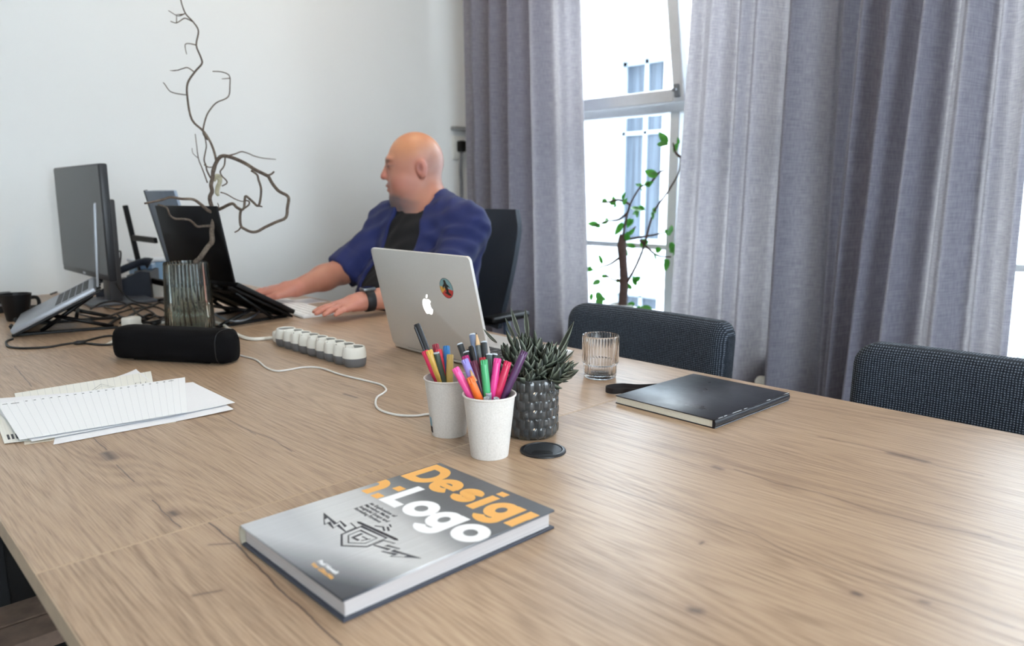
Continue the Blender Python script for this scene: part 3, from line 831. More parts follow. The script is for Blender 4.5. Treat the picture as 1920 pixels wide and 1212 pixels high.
# ================================================================== PAPER CUPS AND PENS
k = NT('recycled_paper_cup')
co = k.coord(); nz = k.noise(co, 500, 3, .7)
k.l(k.ramp(nz, [(.25, lin((196, 190, 183))), (.5, lin((212, 206, 200))), (.7, lin((219, 214, 208)))]), k.b.inputs['Base Color']); k.b.inputs['Roughness'].default_value = .75
k.bump(nz, .12, .0005)
PAPERCUP = k.m
CUP_R0, CUP_R1, CUP_H = .0268, .0368, .0915
def paper_cup(px, label):
    p_ = on_z(*px)
    t = thing('paper_cup', label, 'cup', tuple(p_), group='white paper cups holding pens')
    prof = [(CUP_R0 - .0015, .0), (CUP_R0, .0004)] + [(CUP_R0 + (CUP_R1 - CUP_R0) * q, CUP_H * q) for q in (.02, .25, .5, .75, .97)]
    inner = [(CUP_R1 - .0012, CUP_H * .97), (CUP_R0 - .001, .006), (.001, .006)]
    MB().lathe(prof + inner, 48, cap=True).build('cup_body', PAPERCUP, t, True, sharp=50)
    R = CUP_R1; m = MB(); V, F = [], []
    for i in range(48):
        a = 2 * math.pi * i / 48
        for j in range(8):
            q = 2 * math.pi * j / 8
            rr = R + .0004 + .0014 * math.cos(q)
            V.append((rr * math.cos(a), rr * math.sin(a), CUP_H * .98 + .0016 * math.sin(q)))
    for i in range(48):
        for j in range(8):
            F.append((i * 8 + j, ((i + 1) % 48) * 8 + j, ((i + 1) % 48) * 8 + (j + 1) % 8, i * 8 + (j + 1) % 8))
    put('rolled_rim', V, F, PAPERCUP, t, True)
    return t, p_
cupF, cF = paper_cup((918, 853), 'white paper cup of felt pens standing in front, beside the cable grommet')
cupB, cB = paper_cup((842, 813), 'white paper cup of pens standing behind the front one, by the white cable')
# small printed mark low on the back cup, towards the left
def patch(parent, a0, a1, z0, z1, mat, name='printed_mark'):
    V, F = [], []
    for i in range(7):
        a = a0 + (a1 - a0) * i / 6
        for z in (z0, z1):
            r_ = CUP_R0 + (CUP_R1 - CUP_R0) * z / CUP_H + .0002
            V.append((r_ * math.cos(a), r_ * math.sin(a), z))
    F = [(i * 2, i * 2 + 2, i * 2 + 3, i * 2 + 1) for i in range(6)]
    put(name, V, F, mat, parent)
va = math.atan2(-cB[1], -cB[0])         # towards the viewer
ang = va - math.radians(70)
patch(cupB, ang - .16, ang + .16, .0165, .031, M('pale_blue_print', (132, 168, 186), .6))
patch(cupB, ang - .16, ang + .16, .006, .0160, M('black_print', (18, 18, 20), .6))

def pen(kind, cup, c, tip_px, dd, col, label, back=.55, L=.150, rad=.0048):
    """stands in the cup: foot against the far side of the base, upper end at the measured place"""
    w0 = float((c - CAM) @ np.array([math.sin(YAW) * math.cos(PITCH), math.cos(YAW) * math.cos(PITCH), -math.sin(PITCH)]))
    tip = Vector(at_depth(tip_px[0], tip_px[1], w0 + dd))
    lean = Vector((tip.x - c[0], tip.y - c[1], 0))
    ln = lean.normalized() if lean.length > 1e-6 else Vector((1, 0, 0))
    foot = Vector((c[0], c[1], TZ + .0085)) - ln * min(lean.length * back, CUP_R0 - rad - .004)
    # keep inside the rim
    d = tip - foot
    Lr = d.length
    root = thing(kind, label, 'pencil' if kind == 'pencil' else 'pen', tuple(foot), group='pens and pencils in the paper cups')
    Mx = rot_to(d)
    name = 'pen_%02x%02x%02x' % tuple(col)
    bm_ = M('plastic_%d_%d_%d' % tuple(col), col, .38, var=.03, coat=.2)
    dark = M('plastic_dark_tip', (30, 30, 34), .4)
    if kind == 'felt_pen':
        # fluted end plug of a felt-tip pen: crown of small teeth round a recess
        MB().lathe([(rad * .55, .0), (rad * .9, .004), (rad, .010), (rad, Lr - .045), (rad * 1.06, Lr - .044), (rad * .98, Lr - .007)], 16, M=Mx).build('barrel', bm_, root, True, sharp=40)
        m = MB()
        for i in range(7):
            a = 2 * math.pi * i / 7
            m.lathe([(rad * .34, Lr - .010), (rad * .34, Lr - .0012), (rad * .2, Lr)], 8, c=(rad * .66 * math.cos(a), rad * .66 * math.sin(a), 0), M=Mx)
        m.lathe([(rad * .75, Lr - .010), (rad * .75, Lr - .003)], 12, M=Mx)
        m.build('fluted_end', bm_, root, True, sharp=40)
    elif kind == 'pencil':
        MB().lathe([(rad, 0), (rad, Lr - .020)], 6, M=Mx).build('shaft', bm_, root)
        MB().lathe([(rad, Lr - .020), (.0011, Lr - .003)], 12, M=Mx).build('sharpened_wood', M('pencil_wood', (206, 170, 130), .7), root, True)
        MB().lathe([(.0011, Lr - .003), (.0002, Lr)], 8, M=Mx).build('lead', dark if sum(col) > 160 else M('grey_lead_tip', (150, 152, 156), .5), root, True)
    elif kind == 'marker_pen':
        MB().lathe([(rad * .6, 0), (rad, .004), (rad, Lr - .062)], 18, M=Mx).build('barrel', bm_, root, True, sharp=40)
        MB().lathe([(rad * 1.12, Lr - .062), (rad * 1.12, Lr - .004), (rad * .95, Lr)], 18, M=Mx).build('cap', bm_, root, True, sharp=40)
        MB().box((rad * 1.05, -.0014, Lr - .052), (rad * 1.75, .0014, Lr - .004), .0005, 1, M=Mx).build('clip', bm_, root)
        MB().lathe([(rad * 1.02, Lr - .068), (rad * 1.14, Lr - .066), (rad * 1.14, Lr - .062), (rad * 1.02, Lr - .0615)], 18, M=Mx).build('ring', M('pale_ring', (214, 216, 222), .35), root, True)
    else:  # fineliner: capped tube with hollow pale end ring
        MB().lathe([(rad * .5, 0), (rad, .005), (rad, Lr - .002)], 16, M=Mx).build('barrel', bm_, root, True, sharp=40)
        MB().lathe([(rad, Lr - .002), (rad, Lr), (rad * .66, Lr), (rad * .66, Lr - .004), (.0005, Lr - .004)], 16, M=Mx, cap=False).build('end_ring', M('pale_end', (190, 196, 202), .4), root, True, sharp=40)
    return root
FR, BA = 'front paper cup', 'rear paper cup'
front = [
 ('felt_pen', (853, 690), -.010, (240, 84, 158), 'bright pink felt pen leaning left out of the front paper cup'),
 ('felt_pen', (871, 674), .000, (150, 142, 214), 'lavender felt pen in the front paper cup beside the orange one'),
 ('felt_pen', (872, 668), .014, (178, 30, 112), 'magenta felt pen just behind the lavender pen in the front cup'),
 ('felt_pen', (881, 708), -.024, (244, 112, 40), 'orange felt pen at the front of the front paper cup'),
 ('pencil', (881, 691), -.012, (32, 38, 66), 'navy pencil with sharpened wooden point behind the orange pen'),
 ('felt_pen', (888, 677), .004, (98, 34, 62), 'dark maroon felt pen behind the navy pencil in the front cup'),
 ('felt_pen', (905, 671), .012, (176, 30, 54), 'crimson felt pen half hidden behind the green pen'),
 ('felt_pen', (907, 675), -.010, (66, 168, 108), 'green felt pen in the middle of the front paper cup'),
 ('fineliner', (917, 664), .012, (66, 80, 78), 'dark grey-green fineliner behind the green pen'),
 ('fineliner', (927, 664), .016, (22, 22, 26), 'black fineliner right of the grey-green one in the front cup'),
 ('felt_pen', (933, 672), -.004, (222, 56, 140), 'hot pink felt pen standing upright in the front paper cup'),
 ('felt_pen', (953, 678), -.004, (196, 34, 78), 'raspberry red felt pen right of the hot pink one'),
 ('felt_pen', (984, 659), .002, (78, 40, 84), 'dark purple felt pen leaning right out of the front paper cup'),
 ('fineliner', (874, 660), .026, (18, 18, 22), 'black fineliner with pale ring end behind the magenta pen'),
 ('marker_pen', (884, 650), .030, (14, 14, 18), 'thick black marker standing behind the maroon pen'),
 ('pencil', (893, 624), .030, (84, 88, 88), 'tall grey pencil, pointed tip up, against the succulent'),
 ('fineliner', (907, 641), .026, (20, 22, 26), 'black fineliner with hollow end leaning right beside the grey pencil'),
 ('fineliner', (885, 627), .036, (106, 118, 144), 'blue-grey pen at the back beside the grey pencil'),
 ('fineliner', (862, 645), .034, (40, 42, 44), 'charcoal pen rising between the two paper cups'),
]
for kd, px, dd, col, lab in front:
    pen(kd, cupF, cF, px, dd, col, lab, rad=.0056 if kd == 'felt_pen' else .0048 if kd != 'pencil' else .0040)
for px, dd, lab in (((912, 746), -.024, 'short clear-topped pen just above the front cup rim, left of the pair'), ((931, 747), -.024, 'short clear-topped pen just above the front cup rim, right of the pair'), ((916, 737), -.014, 'short pale grey pen just behind the two clear-topped ones')):
    pen('fineliner', cupF, cF, px, dd, (150, 158, 168), lab, rad=.0042)
rear = [
 ('marker_pen', (781, 608), .000, (16, 16, 20), 'long black marker leaning far left out of the rear paper cup'),
 ('felt_pen', (796, 658), -.008, (214, 40, 84), 'red felt pen at the left side of the rear paper cup'),
 ('felt_pen', (804, 657), -.014, (222, 178, 84), 'yellow felt pen with fluted end beside the red one in the rear cup'),
 ('fineliner', (818, 661), -.016, (62, 74, 62), 'dark olive green pen right of the yellow one in the rear cup'),
 ('felt_pen', (822, 656), .004, (224, 62, 84), 'coral red felt pen behind the olive green pen'),
 ('felt_pen', (816, 646), .014, (150, 32, 58), 'wine red felt pen at the back of the rear paper cup'),
 ('felt_pen', (837, 649), .008, (44, 122, 190), 'blue felt pen in the rear paper cup'),
 ('felt_pen', (844, 665), -.010, (214, 180, 104), 'ochre felt pen right of the blue one in the rear cup'),
]
for kd, px, dd, col, lab in rear:
    pen(kd, cupB, cB, px, dd, col, lab, rad=.0056 if kd == 'felt_pen' else .0048)

# ================================================================== POTTED SUCCULENT
pp = on_z(995, 812)
ps = thing('potted_succulent', 'dark green succulent in a black glazed basket-weave pot', 'plant', tuple(pp))
k = NT('black_glaze')
nz = k.noise(k.coord(), 70, 3, .6)
k.l(k.ramp(nz, [(.3, lin((38, 40, 42))), (.7, lin((66, 68, 69)))]), k.b.inputs['Base Color']); k.b.inputs['Roughness'].default_value = .16
k.b.inputs['Coat Weight'].default_value = .6; k.b.inputs['Coat Roughness'].default_value = .08
k.bump(nz, .08, .001)
PR, PH, NSEG, NROW = .0425, .094, 36, 6
V, F = [], []
su, sv = 8, 6
nu, nv = NSEG * su, NROW * sv
for j in range(nv + 1):
    z = .006 + (PH - .010) * j / nv
    row = min(j // sv, NROW - 1); fz = (j % sv) / sv
    for i in range(nu):
        a = 2 * math.pi * i / nu
        seg_ = i // su; fu = (i % su) / su
        t_ = fu if (row + seg_) % 2 == 0 else fu
        tilt = (fu - .5) * .0022 * (1 if (seg_ + row) % 2 == 0 else -1)
        groove = -.0005 if (fu < .06 or fz < .10) else 0
        rr = PR + tilt + groove + .0003 * math.sin(math.pi * fz)
        a2 = a + (math.pi / NSEG * .5 if row % 2 else 0)
        V.append((rr * math.cos(a2), rr * math.sin(a2), z))
for j in range(nv):
    for i in range(nu):
        F.append((j * nu + i, j * nu + (i + 1) % nu, (j + 1) * nu + (i + 1) % nu, (j + 1) * nu + i))
n0 = len(V)
for r_, z in ((PR - .001, PH - .002), (PR - .0025, PH), (PR - .005, PH - .001), (PR - .006, PH - .012)):
    for i in range(nu):
        a = 2 * math.pi * i / nu; V.append((r_ * math.cos(a), r_ * math.sin(a), z))
rings = [nv * nu] + [n0 + q * nu for q in range(4)]
for a_, b_ in zip(rings[:-1], rings[1:]):
    for i in range(nu): F.append((a_ + i, a_ + (i + 1) % nu, b_ + (i + 1) % nu, b_ + i))
n1 = len(V)
for r_, z in ((PR - .003, .002), (PR - .006, 0)):
    for i in range(nu):
        a = 2 * math.pi * i / nu; V.append((r_ * math.cos(a), r_ * math.sin(a), z))
for a_, b_ in ((n1, 0), (n1 + nu, n1)):
    for i in range(nu): F.append((a_ + i, a_ + (i + 1) % nu, b_ + (i + 1) % nu, b_ + i))
F.append(tuple(reversed(range(n1 + nu, n1 + 2 * nu))))
put('pot', V, F, k.m, ps, True, sharp=28)
MB().lathe([(.001, PH - .009), (PR - .006, PH - .010), (PR - .006, PH - .02)], 32, cap=False).build('soil', M('dark_soil', (30, 26, 22), .95, var=.4, scale=200, bump=.6), ps, True)
k = NT('succulent_leaf')
tcu = k.coord('UV'); sp_ = k.n('SeparateXYZ'); k.l(tcu, sp_.inputs[0])
rim = k.ramp(k.math('ABSOLUTE', k.math('SUBTRACT', sp_.outputs[0], .5)), [(.0, lin((30, 36, 28))), (.32, lin((40, 46, 36))), (.42, lin((112, 120, 104))), (.5, lin((160, 166, 150)))])
k.l(k.mix(k.ramp(k.noise(k.coord(), 220, 2), [(.35, (0, 0, 0)), (.65, (.35,) * 3)]), rim, lin((24, 30, 24))), k.b.inputs['Base Color'])
k.b.inputs['Roughness'].default_value = .6
LEAFM = k.m
def leaf_mesh(name, L, W, bend, thick, prof=lambda t: math.sin(math.pi * min(1, t * .96 + .04) ** .8) ** .75, mat=None, nl=7, nw=4):
    V, F, UV = [], [], []
    for j in range(nl + 1):
        t = j / nl; w = W * max(.06, prof(t)) / 2
        y = L * t; zz = bend * t * t * L
        for i in range(nw + 1):
            s_ = i / nw * 2 - 1
            V.append((s_ * w, y, zz + .25 * w * s_ * s_)); UV.append((i / nw, t))
        for i in range(nw + 1):
            s_ = i / nw * 2 - 1
            V.append((s_ * w, y, zz + .25 * w * s_ * s_ - thick * (1 - s_ * s_) * max(.1, prof(t)))); UV.append((i / nw, t))
    rw = 2 * (nw + 1)
    for j in range(nl):
        for i in range(nw):
            a_ = j * rw + i; b_ = a_ + rw
            F.append((a_, a_ + 1, b_ + 1, b_)); a2 = a_ + nw + 1; b3 = a2 + rw
            F.append((a2, b3, b3 + 1, a2 + 1))
    me = bpy.data.meshes.new(name); me.from_pydata(V, [], F)
    uvl = me.uv_layers.new(name='UVMap')
    for lp in me.loops: uvl.data[lp.index].uv = UV[lp.vertex_index]
    for p_ in me.polygons: p_.use_smooth = True
    me.materials.append(mat); return me
LV = [leaf_mesh('leaf', .024, .0100, .12, .0065, mat=LEAFM), leaf_mesh('leaf', .030, .0075, -.05, .0052, mat=LEAFM), leaf_mesh('leaf', .019, .0100, .3, .0070, mat=LEAFM)]
SPIKE = leaf_mesh('leaf', .034, .0050, .10, .0036, mat=LEAFM)
def leaf_obj(me, parent, base, d, roll=0, sc=1.0, name='leaf'):
    o = bpy.data.objects.new(name, me); COL.objects.link(o); o.parent = parent
    d = Vector(d).normalized()
    q = d.to_track_quat('Y', 'Z').to_matrix().to_4x4()
    o.matrix_local = Matrix.Translation(Vector(base)) @ q @ Matrix.Rotation(roll, 4, 'Y') @ Matrix.Scale(sc, 4)
    return o
rn = random.Random(21)
cr_ = Vector((math.cos(YAW), -math.sin(YAW), 0)); cf_ = Vector((math.sin(YAW), math.cos(YAW), 0))   # picture right / away
stems = [  # (right, away, top height above the soil, base right, leaf count)
 (-.066, .008, .022, -.026, 16), (-.052, -.014, .016, -.022, 14), (-.046, .016, .040, -.018, 15), (-.030, .012, .052, -.012, 15), (-.012, .018, .058, -.004, 15), (-.026, -.020, .026, -.010, 14), (-.004, -.016, .036, .000, 16),
 (.014, .014, .050, .006, 15), (.014, -.024, .022, .006, 14), (.030, -.010, .040, .014, 15), (.036, .014, .044, .016, 15), (.050, .004, .034, .020, 15), (.062, -.010, .020, .024, 15), (.046, -.024, .012, .018, 13), (.068, .010, .010, .026, 12), (.006, .030, .044, .002, 12), (-.010, -.030, .010, -.004, 12)]
zs = PH - .012
for r_, a_, hgt, br, n_ in stems:
    base = cr_ * br + cf_ * a_ * .4 + Vector((0, 0, zs)); top = cr_ * r_ * .80 + cf_ * a_ + Vector((0, 0, zs + hgt))
    mid_ = (base + top) / 2 + Vector((0, 0, .004))
    MB().tube([base, mid_, top], [.0028, .0025, .002], 6, smooth=3).build('stem', M('succulent_stem', (70, 72, 52), .7), ps, True)
    ax = (top - base).normalized()
    for i in range(n_):
        t = (i + .5) / n_
        p_ = base.lerp(top, .25 + .75 * t)
        ga = i * 2.39996 + rn.uniform(-.3, .3)
        o1 = ax.orthogonal().normalized(); o2 = ax.cross(o1)
        out = o1 * math.cos(ga) + o2 * math.sin(ga)
        d = out * (1.1 - .75 * t) + ax * (.25 + .95 * t) + Vector((0, 0, .1))
        leaf_obj(LV[rn.choice((0, 0, 1, 2))], ps, p_, d, rn.uniform(-.4, .4), rn.uniform(.75, 1.1))
for (x, y), L in (((956, 581), 1.5), ((984, 582), 1.5), ((1080, 607), 2.0), ((1086, 686), 1.6), ((1068, 643), 1.2), ((905, 620), 1.0), ((946, 600), 1.2), ((1078, 660), 1.0)):
    tip = Vector(at_depth(x, y, 1.19)) - Vector(pp)
    root_ = cr_ * (tip.dot(cr_) * .35) + cf_ * (tip.dot(cf_) * .3) + Vector((0, 0, max(zs + .006, tip.z - .034 * L)))
    d = tip - root_
    leaf_obj(SPIKE, ps, tip - d.normalized() * min(d.length, .034 * L), d, 0, L)

# ================================================================== SILVER LAPTOP (lid towards the viewer)
ALU = M('laptop_aluminium', (212, 209, 205), .42, .45, var=.02, scale=300)
KEYM = M('keyboard_black', (24, 24, 26), .5)
DARKGL = M('dark_screen_glass', (10, 11, 14), .12, coat=.5)
LWid, LDep = .366, .248
lx, ly1 = 1.024, 1.477                       # hinge line, far end
lp = thing('laptop', 'open silver laptop with a round sticker on the lid, back to the viewer', 'laptop', (lx, ly1 - LWid / 2, TZ), (0, 0, math.radians(-1.5)))
base = MB().box((-.006, -LWid / 2, .002), (LDep - .006, LWid / 2, .0145), .0045, 3).build('base', ALU, lp, True, sharp=35)
for i in range(5):
    for j in range(13):
        MB().box((.035 + i * .0185, -LWid / 2 + .035 + j * .0222, .0145), (.051 + i * .0185, -LWid / 2 + .054 + j * .0222, .0153), .0006, 1).build('key', KEYM, base)
MB().box((.145, -.055, .0145), (.225, .055, .0148)).build('trackpad', ALU, base)
MB().tube([(-.003, -LWid / 2 + .06, .0135), (-.003, LWid / 2 - .06, .0135)], .0055, 10).build('hinge', KEYM, lp, True)
TILT = math.radians(13.5)
lid = bpy.data.objects.new('lid', None); COL.objects.link(lid); lid.parent = lp
lid.location = (-.004, 0, .012); lid.rotation_euler = (0, -TILT, 0)
def rrect(w, h_, r, n=6, x0=0, y0=0):
    P = []
    for cx_, cy_, a0 in ((w / 2 - r, h_ - r, 0), (-w / 2 + r, h_ - r, 90), (-w / 2 + r, r, 180), (w / 2 - r, r, 270)):
        P += [(x0 + cx_ + r * math.cos(math.radians(a0 + 90 * i / n)), y0 + cy_ + r * math.sin(math.radians(a0 + 90 * i / n))) for i in range(n + 1)]
    return P
# lid plane: u along -Y (picture right), v up, normal towards -X
LM = Matrix(((0, 0, -1, 0), (-1, 0, 0, 0), (0, 1, 0, 0), (0, 0, 0, 1)))
bmm = bmesh.new()
vs = [bmm.verts.new(LM @ Vector((x, y, 0))) for x, y in rrect(LWid, LDep - .006, .011)]
fc_ = bmm.faces.new(vs)
ex_ = bmesh.ops.extrude_face_region(bmm, geom=[fc_])
bmesh.ops.translate(bmm, verts=[q for q in ex_['geom'] if isinstance(q, bmesh.types.BMVert)], vec=(-.006, 0, 0))
bmesh.ops.bevel(bmm, geom=[e for e in bmm.edges if all(abs(v_.co.x + .006) < 1e-5 for v_ in e.verts)], offset=.0018, segments=2, affect='EDGES', profile=.5)
bmesh.ops.recalc_face_normals(bmm, faces=list(bmm.faces))
MB().bm(bmm).build('shell', ALU, lid, True, sharp=35)
MB().prism(rrect(LWid - .006, LDep - .012, .009, y0=.003), -.0008, .0, LM).build('screen', DARKGL, lid)
LIT = M('backlit_white_logo', (255, 255, 255), .4, emit=1.2)
# fruit emblem, outline in millimetres about its centre
ap = [(0, 13), (3.5, 15), (8, 15.5), (12.5, 13.8), (15.5, 10.6), (12, 7), (10.6, 2), (11.6, -3), (14.2, -6.6), (17, -8.6), (15, -14), (11.6, -18.6), (8, -21), (4.5, -20.6), (0, -19), (-4.5, -20.6), (-8, -21), (-12, -18), (-15.6, -12), (-17.6, -5), (-17.6, 2), (-15.6, 8.6), (-11.6, 13.4), (-7, 15.2), (-3.2, 14.6)]
apx, apy, asc = .002, .120, .00098
MB().prism([(apx + x * asc, apy + y * asc) for x, y in ap], .006, .0064, LM).build('logo_fruit', LIT, lid)
lf = [(0.5, 17.5), (1, 21), (3.5, 25), (7.5, 27.2), (7.8, 23.5), (5.5, 19.6), (2.6, 17.8)]
MB().prism([(apx + x * asc, apy + y * asc) for x, y in lf], .006, .0064, LM).build('logo_leaf', LIT, lid)
# round sticker: sky / sand / red fields with a dark animal on a board
sx, sy, sr = .086, .168, .0215
def disc_part(a0, a1, r0=sr, n=16): return [(sx, sy)] + [(sx + r0 * math.cos(math.radians(a0 + (a1 - a0) * i / n)), sy + r0 * math.sin(math.radians(a0 + (a1 - a0) * i / n))) for i in range(n + 1)]
stk_ = MB().prism([(sx + sr * 1.05 * math.cos(2 * math.pi * i / 40), sy + sr * 1.05 * math.sin(2 * math.pi * i / 40)) for i in range(40)], .006, .0062, LM).build('sticker', M('sticker_dark_rim', (52, 60, 66), .5), lid)
MB().prism(disc_part(-10, 170), .0062, .0063, LM).build('sticker_sky', M('sticker_blue', (132, 172, 178), .5), stk_)
MB().prism(disc_part(170, 215), .0062, .0063, LM).build('sticker_sand', M('sticker_yellow', (226, 170, 70), .5), stk_)
MB().prism(disc_part(215, 350), .0062, .0063, LM).build('sticker_ground', M('sticker_red', (206, 62, 56), .5), stk_)
bear = [(-5, 15), (-3.5, 17), (-1.5, 15.5), (0, 17), (2, 13.5), (3, 9), (7, 6.5), (11, 3), (10, 1.5), (6, 3.5), (4.5, 2), (5.5, -3), (5, -7), (9, -10), (12, -12.5), (11, -14), (3, -13.5), (-6, -10), (-7, -8.5), (-2, -8.5), (-1.5, -5), (-4.5, 0), (-4, 4), (-8.5, 1), (-10.5, -3), (-11.5, -2), (-10, 4), (-5.5, 8.5), (-4.8, 11)]
MB().prism([(sx + x * .00112, sy + y * .00112) for x, y in bear], .0063, .0065, LM).build('sticker_figure', M('sticker_black', (22, 20, 22), .5), stk_)

# ================================================================== POWER STRIP and white cables
WPL = M('white_plastic', (226, 223, 214), .42, var=.02)
GPL = M('grey_plastic', (104, 104, 106), .5, var=.03)
psx, psy0, psy1 = .846, 1.352 + .022, 1.685
pstr = thing('power_strip', 'white and grey power strip of nine round sockets in a row', 'power strip', (psx, psy0, TZ))
for i in range(9):
    y = (psy1 - psy0) * i / 8
    MB().lathe([(.0210, .0), (.0238, .003), (.0256, .012), (.0260, .0195)], 28, c=(0, y, 0), cap=True).build('socket_base', GPL, pstr, True, sharp=40)
    so_ = MB().lathe([(.0260, .0195), (.0258, .028), (.0246, .037), (.0228, .0425), (.0218, .0435), (.0204, .0430), (.0200, .0415)], 28, c=(0, y, 0), cap=False).build('socket', WPL, pstr, True, sharp=40)
    MB().lathe([(.0200, .0415), (.0196, .024), (.001, .024)], 28, c=(0, y, 0), cap=False).build('socket_well', M('socket_well_shade', (150, 148, 142), .5), so_, True, sharp=40)  # white well coloured grey to imitate shade inside the recess
    MB().box((-.010, y - .0025, .024), (-.0055, y + .0025, .0244)).box((.0055, y - .0025, .024), (.010, y + .0025, .0244)).build('contact_hole', KEYM, so_)
MB().box((-.018, psy1 - psy0 + .018, .004), (.018, psy1 - psy0 + .045, .034), .008, 3).build('end_cap', WPL, pstr, True, sharp=40)
cab = [(524, 634), (500, 635), (472, 636), (450, 630), (430, 618), (415, 608), (390, 603), (330, 604), (300, 606)]
pts = [Vector((psx, psy1 + .045, TZ + .014))] + [Vector(on_z(*q, TZ + .005)) for q in cab[1:]]
MB().tube(pts, .0046, 8, smooth=6).build('mains_lead', WPL, pstr, True, world=True)
th = [(441, 664), (455, 668), (480, 675), (500, 690), (520, 696), (545, 693), (570, 689), (600, 690), (640, 703), (690, 715), (715, 722), (724, 731), (718, 738), (707, 745), (704, 757), (710, 767), (725, 774), (750, 779), (780, 780), (812, 778)]
tp = [Vector(on_z(*q, TZ + .0022)) for q in th]
# runs behind the rear cup after the last visible point
tp += [Vector((cB[0] + .046, cB[1] + .015, TZ + .0022)), Vector((cB[0] + .075, cB[1] - .002, TZ + .0022))]
o = MB().tube(tp, .0021, 8, smooth=6).build('charging_cable', M('white_cable', (222, 220, 216), .5, var=.02), None, True)
tag(o, 'thin white cable winding from the speaker past the power strip to the cups', 'cable')

# ================================================================== BLUETOOTH SPEAKER
k = NT('black_speaker_fabric')
nz = k.noise(k.coord(), 900, 2, .6)
k.l(k.ramp(nz, [(.3, lin((4, 4, 6))), (.7, lin((12, 12, 15)))]), k.b.inputs['Base Color']); k.b.inputs['Roughness'].default_value = .85; k.b.inputs['Specular IOR Level'].default_value = .15; k.bump(nz, .3, .0008)
s0, s1 = Vector(on_z(228, 669)), Vector(on_z(440, 681))
dirv = (s1 - s0); slen = dirv.length; dirv.normalize(); perp = Vector((-dirv.y, dirv.x, 0))
if perp.dot(Vector((ray(340, 650)[0], ray(340, 650)[1], 0))) < 0: perp = -perp
sc_ = (s0 + s1) / 2
spk = thing('speaker', 'black rounded portable speaker lying in front of the glass vase', 'speaker', tuple(sc_), (0, 0, math.atan2(dirv.y, dirv.x)))
SH, SD, SLn = .074, .080, slen / 2
V, F = [], []
nA, nL = 28, 22
for i in range(nL + 1):
    t = i / nL * 2 - 1
    x = SLn * math.copysign(1 - (1 - abs(t)) ** 1.0, t) if t else 0
    e = max(0.0, 1 - max(0, (abs(x) - (SLn - .024)) / .024) ** 2.2)
    s_ = .60 + .40 * math.sqrt(e)
    for j in range(nA):
        a = 2 * math.pi * j / nA
        c_, q_ = math.cos(a), math.sin(a)
        n_ = 3.4
        rr = (abs(c_) ** n_ + abs(q_) ** n_) ** (-1 / n_)
        V.append((x, SD / 2 * rr * c_ * s_, SH / 2 + SH / 2 * rr * q_ * (s_ if q_ > 0 else (.8 + .2 * s_)) + .001))
for i in range(nL):
    for j in range(nA): F.append((i * nA + j, (i + 1) * nA + j, (i + 1) * nA + (j + 1) % nA, i * nA + (j + 1) % nA))
F.append(tuple(range(nA))); F.append(tuple(reversed(range(nL * nA, (nL + 1) * nA))))
put('body', V, F, k.m, spk, True, sharp=60)
V2, F2 = [], []
for sd in (SLn - .020, SLn - .017):
    for j in range(nA):
        a = 2 * math.pi * j / nA; c_, q_ = math.cos(a), math.sin(a)
        rr = (abs(c_) ** 3.4 + abs(q_) ** 3.4) ** (-1 / 3.4)
        V2.append((sd, SD / 2 * 1.006 * rr * c_, SH / 2 + .001 + SH / 2 * 1.006 * rr * q_))
F2 = [(j, (j + 1) % nA, nA + (j + 1) % nA, nA + j) for j in range(nA)]
put('end_seam', V2, F2, M('speaker_rubber', (22, 23, 26), .5), spk, True)
MB().box((-SLn + .05, -.02, 0), (SLn - .05, .02, .002)).build('foot', BLK, spk)

# ================================================================== LOOSE PAPER SHEETS
def sheet_mat(name, grid, tint, marks=None):
    k = NT(name)
    uv = k.coord('UV')
    sep = k.n('SeparateXYZ'); k.l(uv, sep.inputs[0])
    c = lin(tint)
    out = c
    if grid:
        fx = k.math('ABSOLUTE', k.math('SUBTRACT', k.math('FRACT', k.math('MULTIPLY', sep.outputs[0], grid[0])), .5))
        fy = k.math('ABSOLUTE', k.math('SUBTRACT', k.math('FRACT', k.math('MULTIPLY', sep.outputs[1], grid[1])), .5))
        gx = k.math('GREATER_THAN', fx, .5 - grid[2]); gy = k.math('GREATER_THAN', fy, .5 - grid[3])
        gg = k.math('ADD', k.math('MULTIPLY', gx, .34), k.math('MULTIPLY', gy, .16), clamp=True)
        out = k.mix(gg, c, lin((150, 156, 168)))
        k.l(out, k.b.inputs['Base Color'])
    else:
        nz = k.noise(k.coord(), 300, 2)
        k.l(k.ramp(nz, [(.3, tuple(v * .97 for v in c[:3]) + (1,)), (.7, c)]), k.b.inputs['Base Color'])
    k.b.inputs['Roughness'].default_value = .8
    return k.m
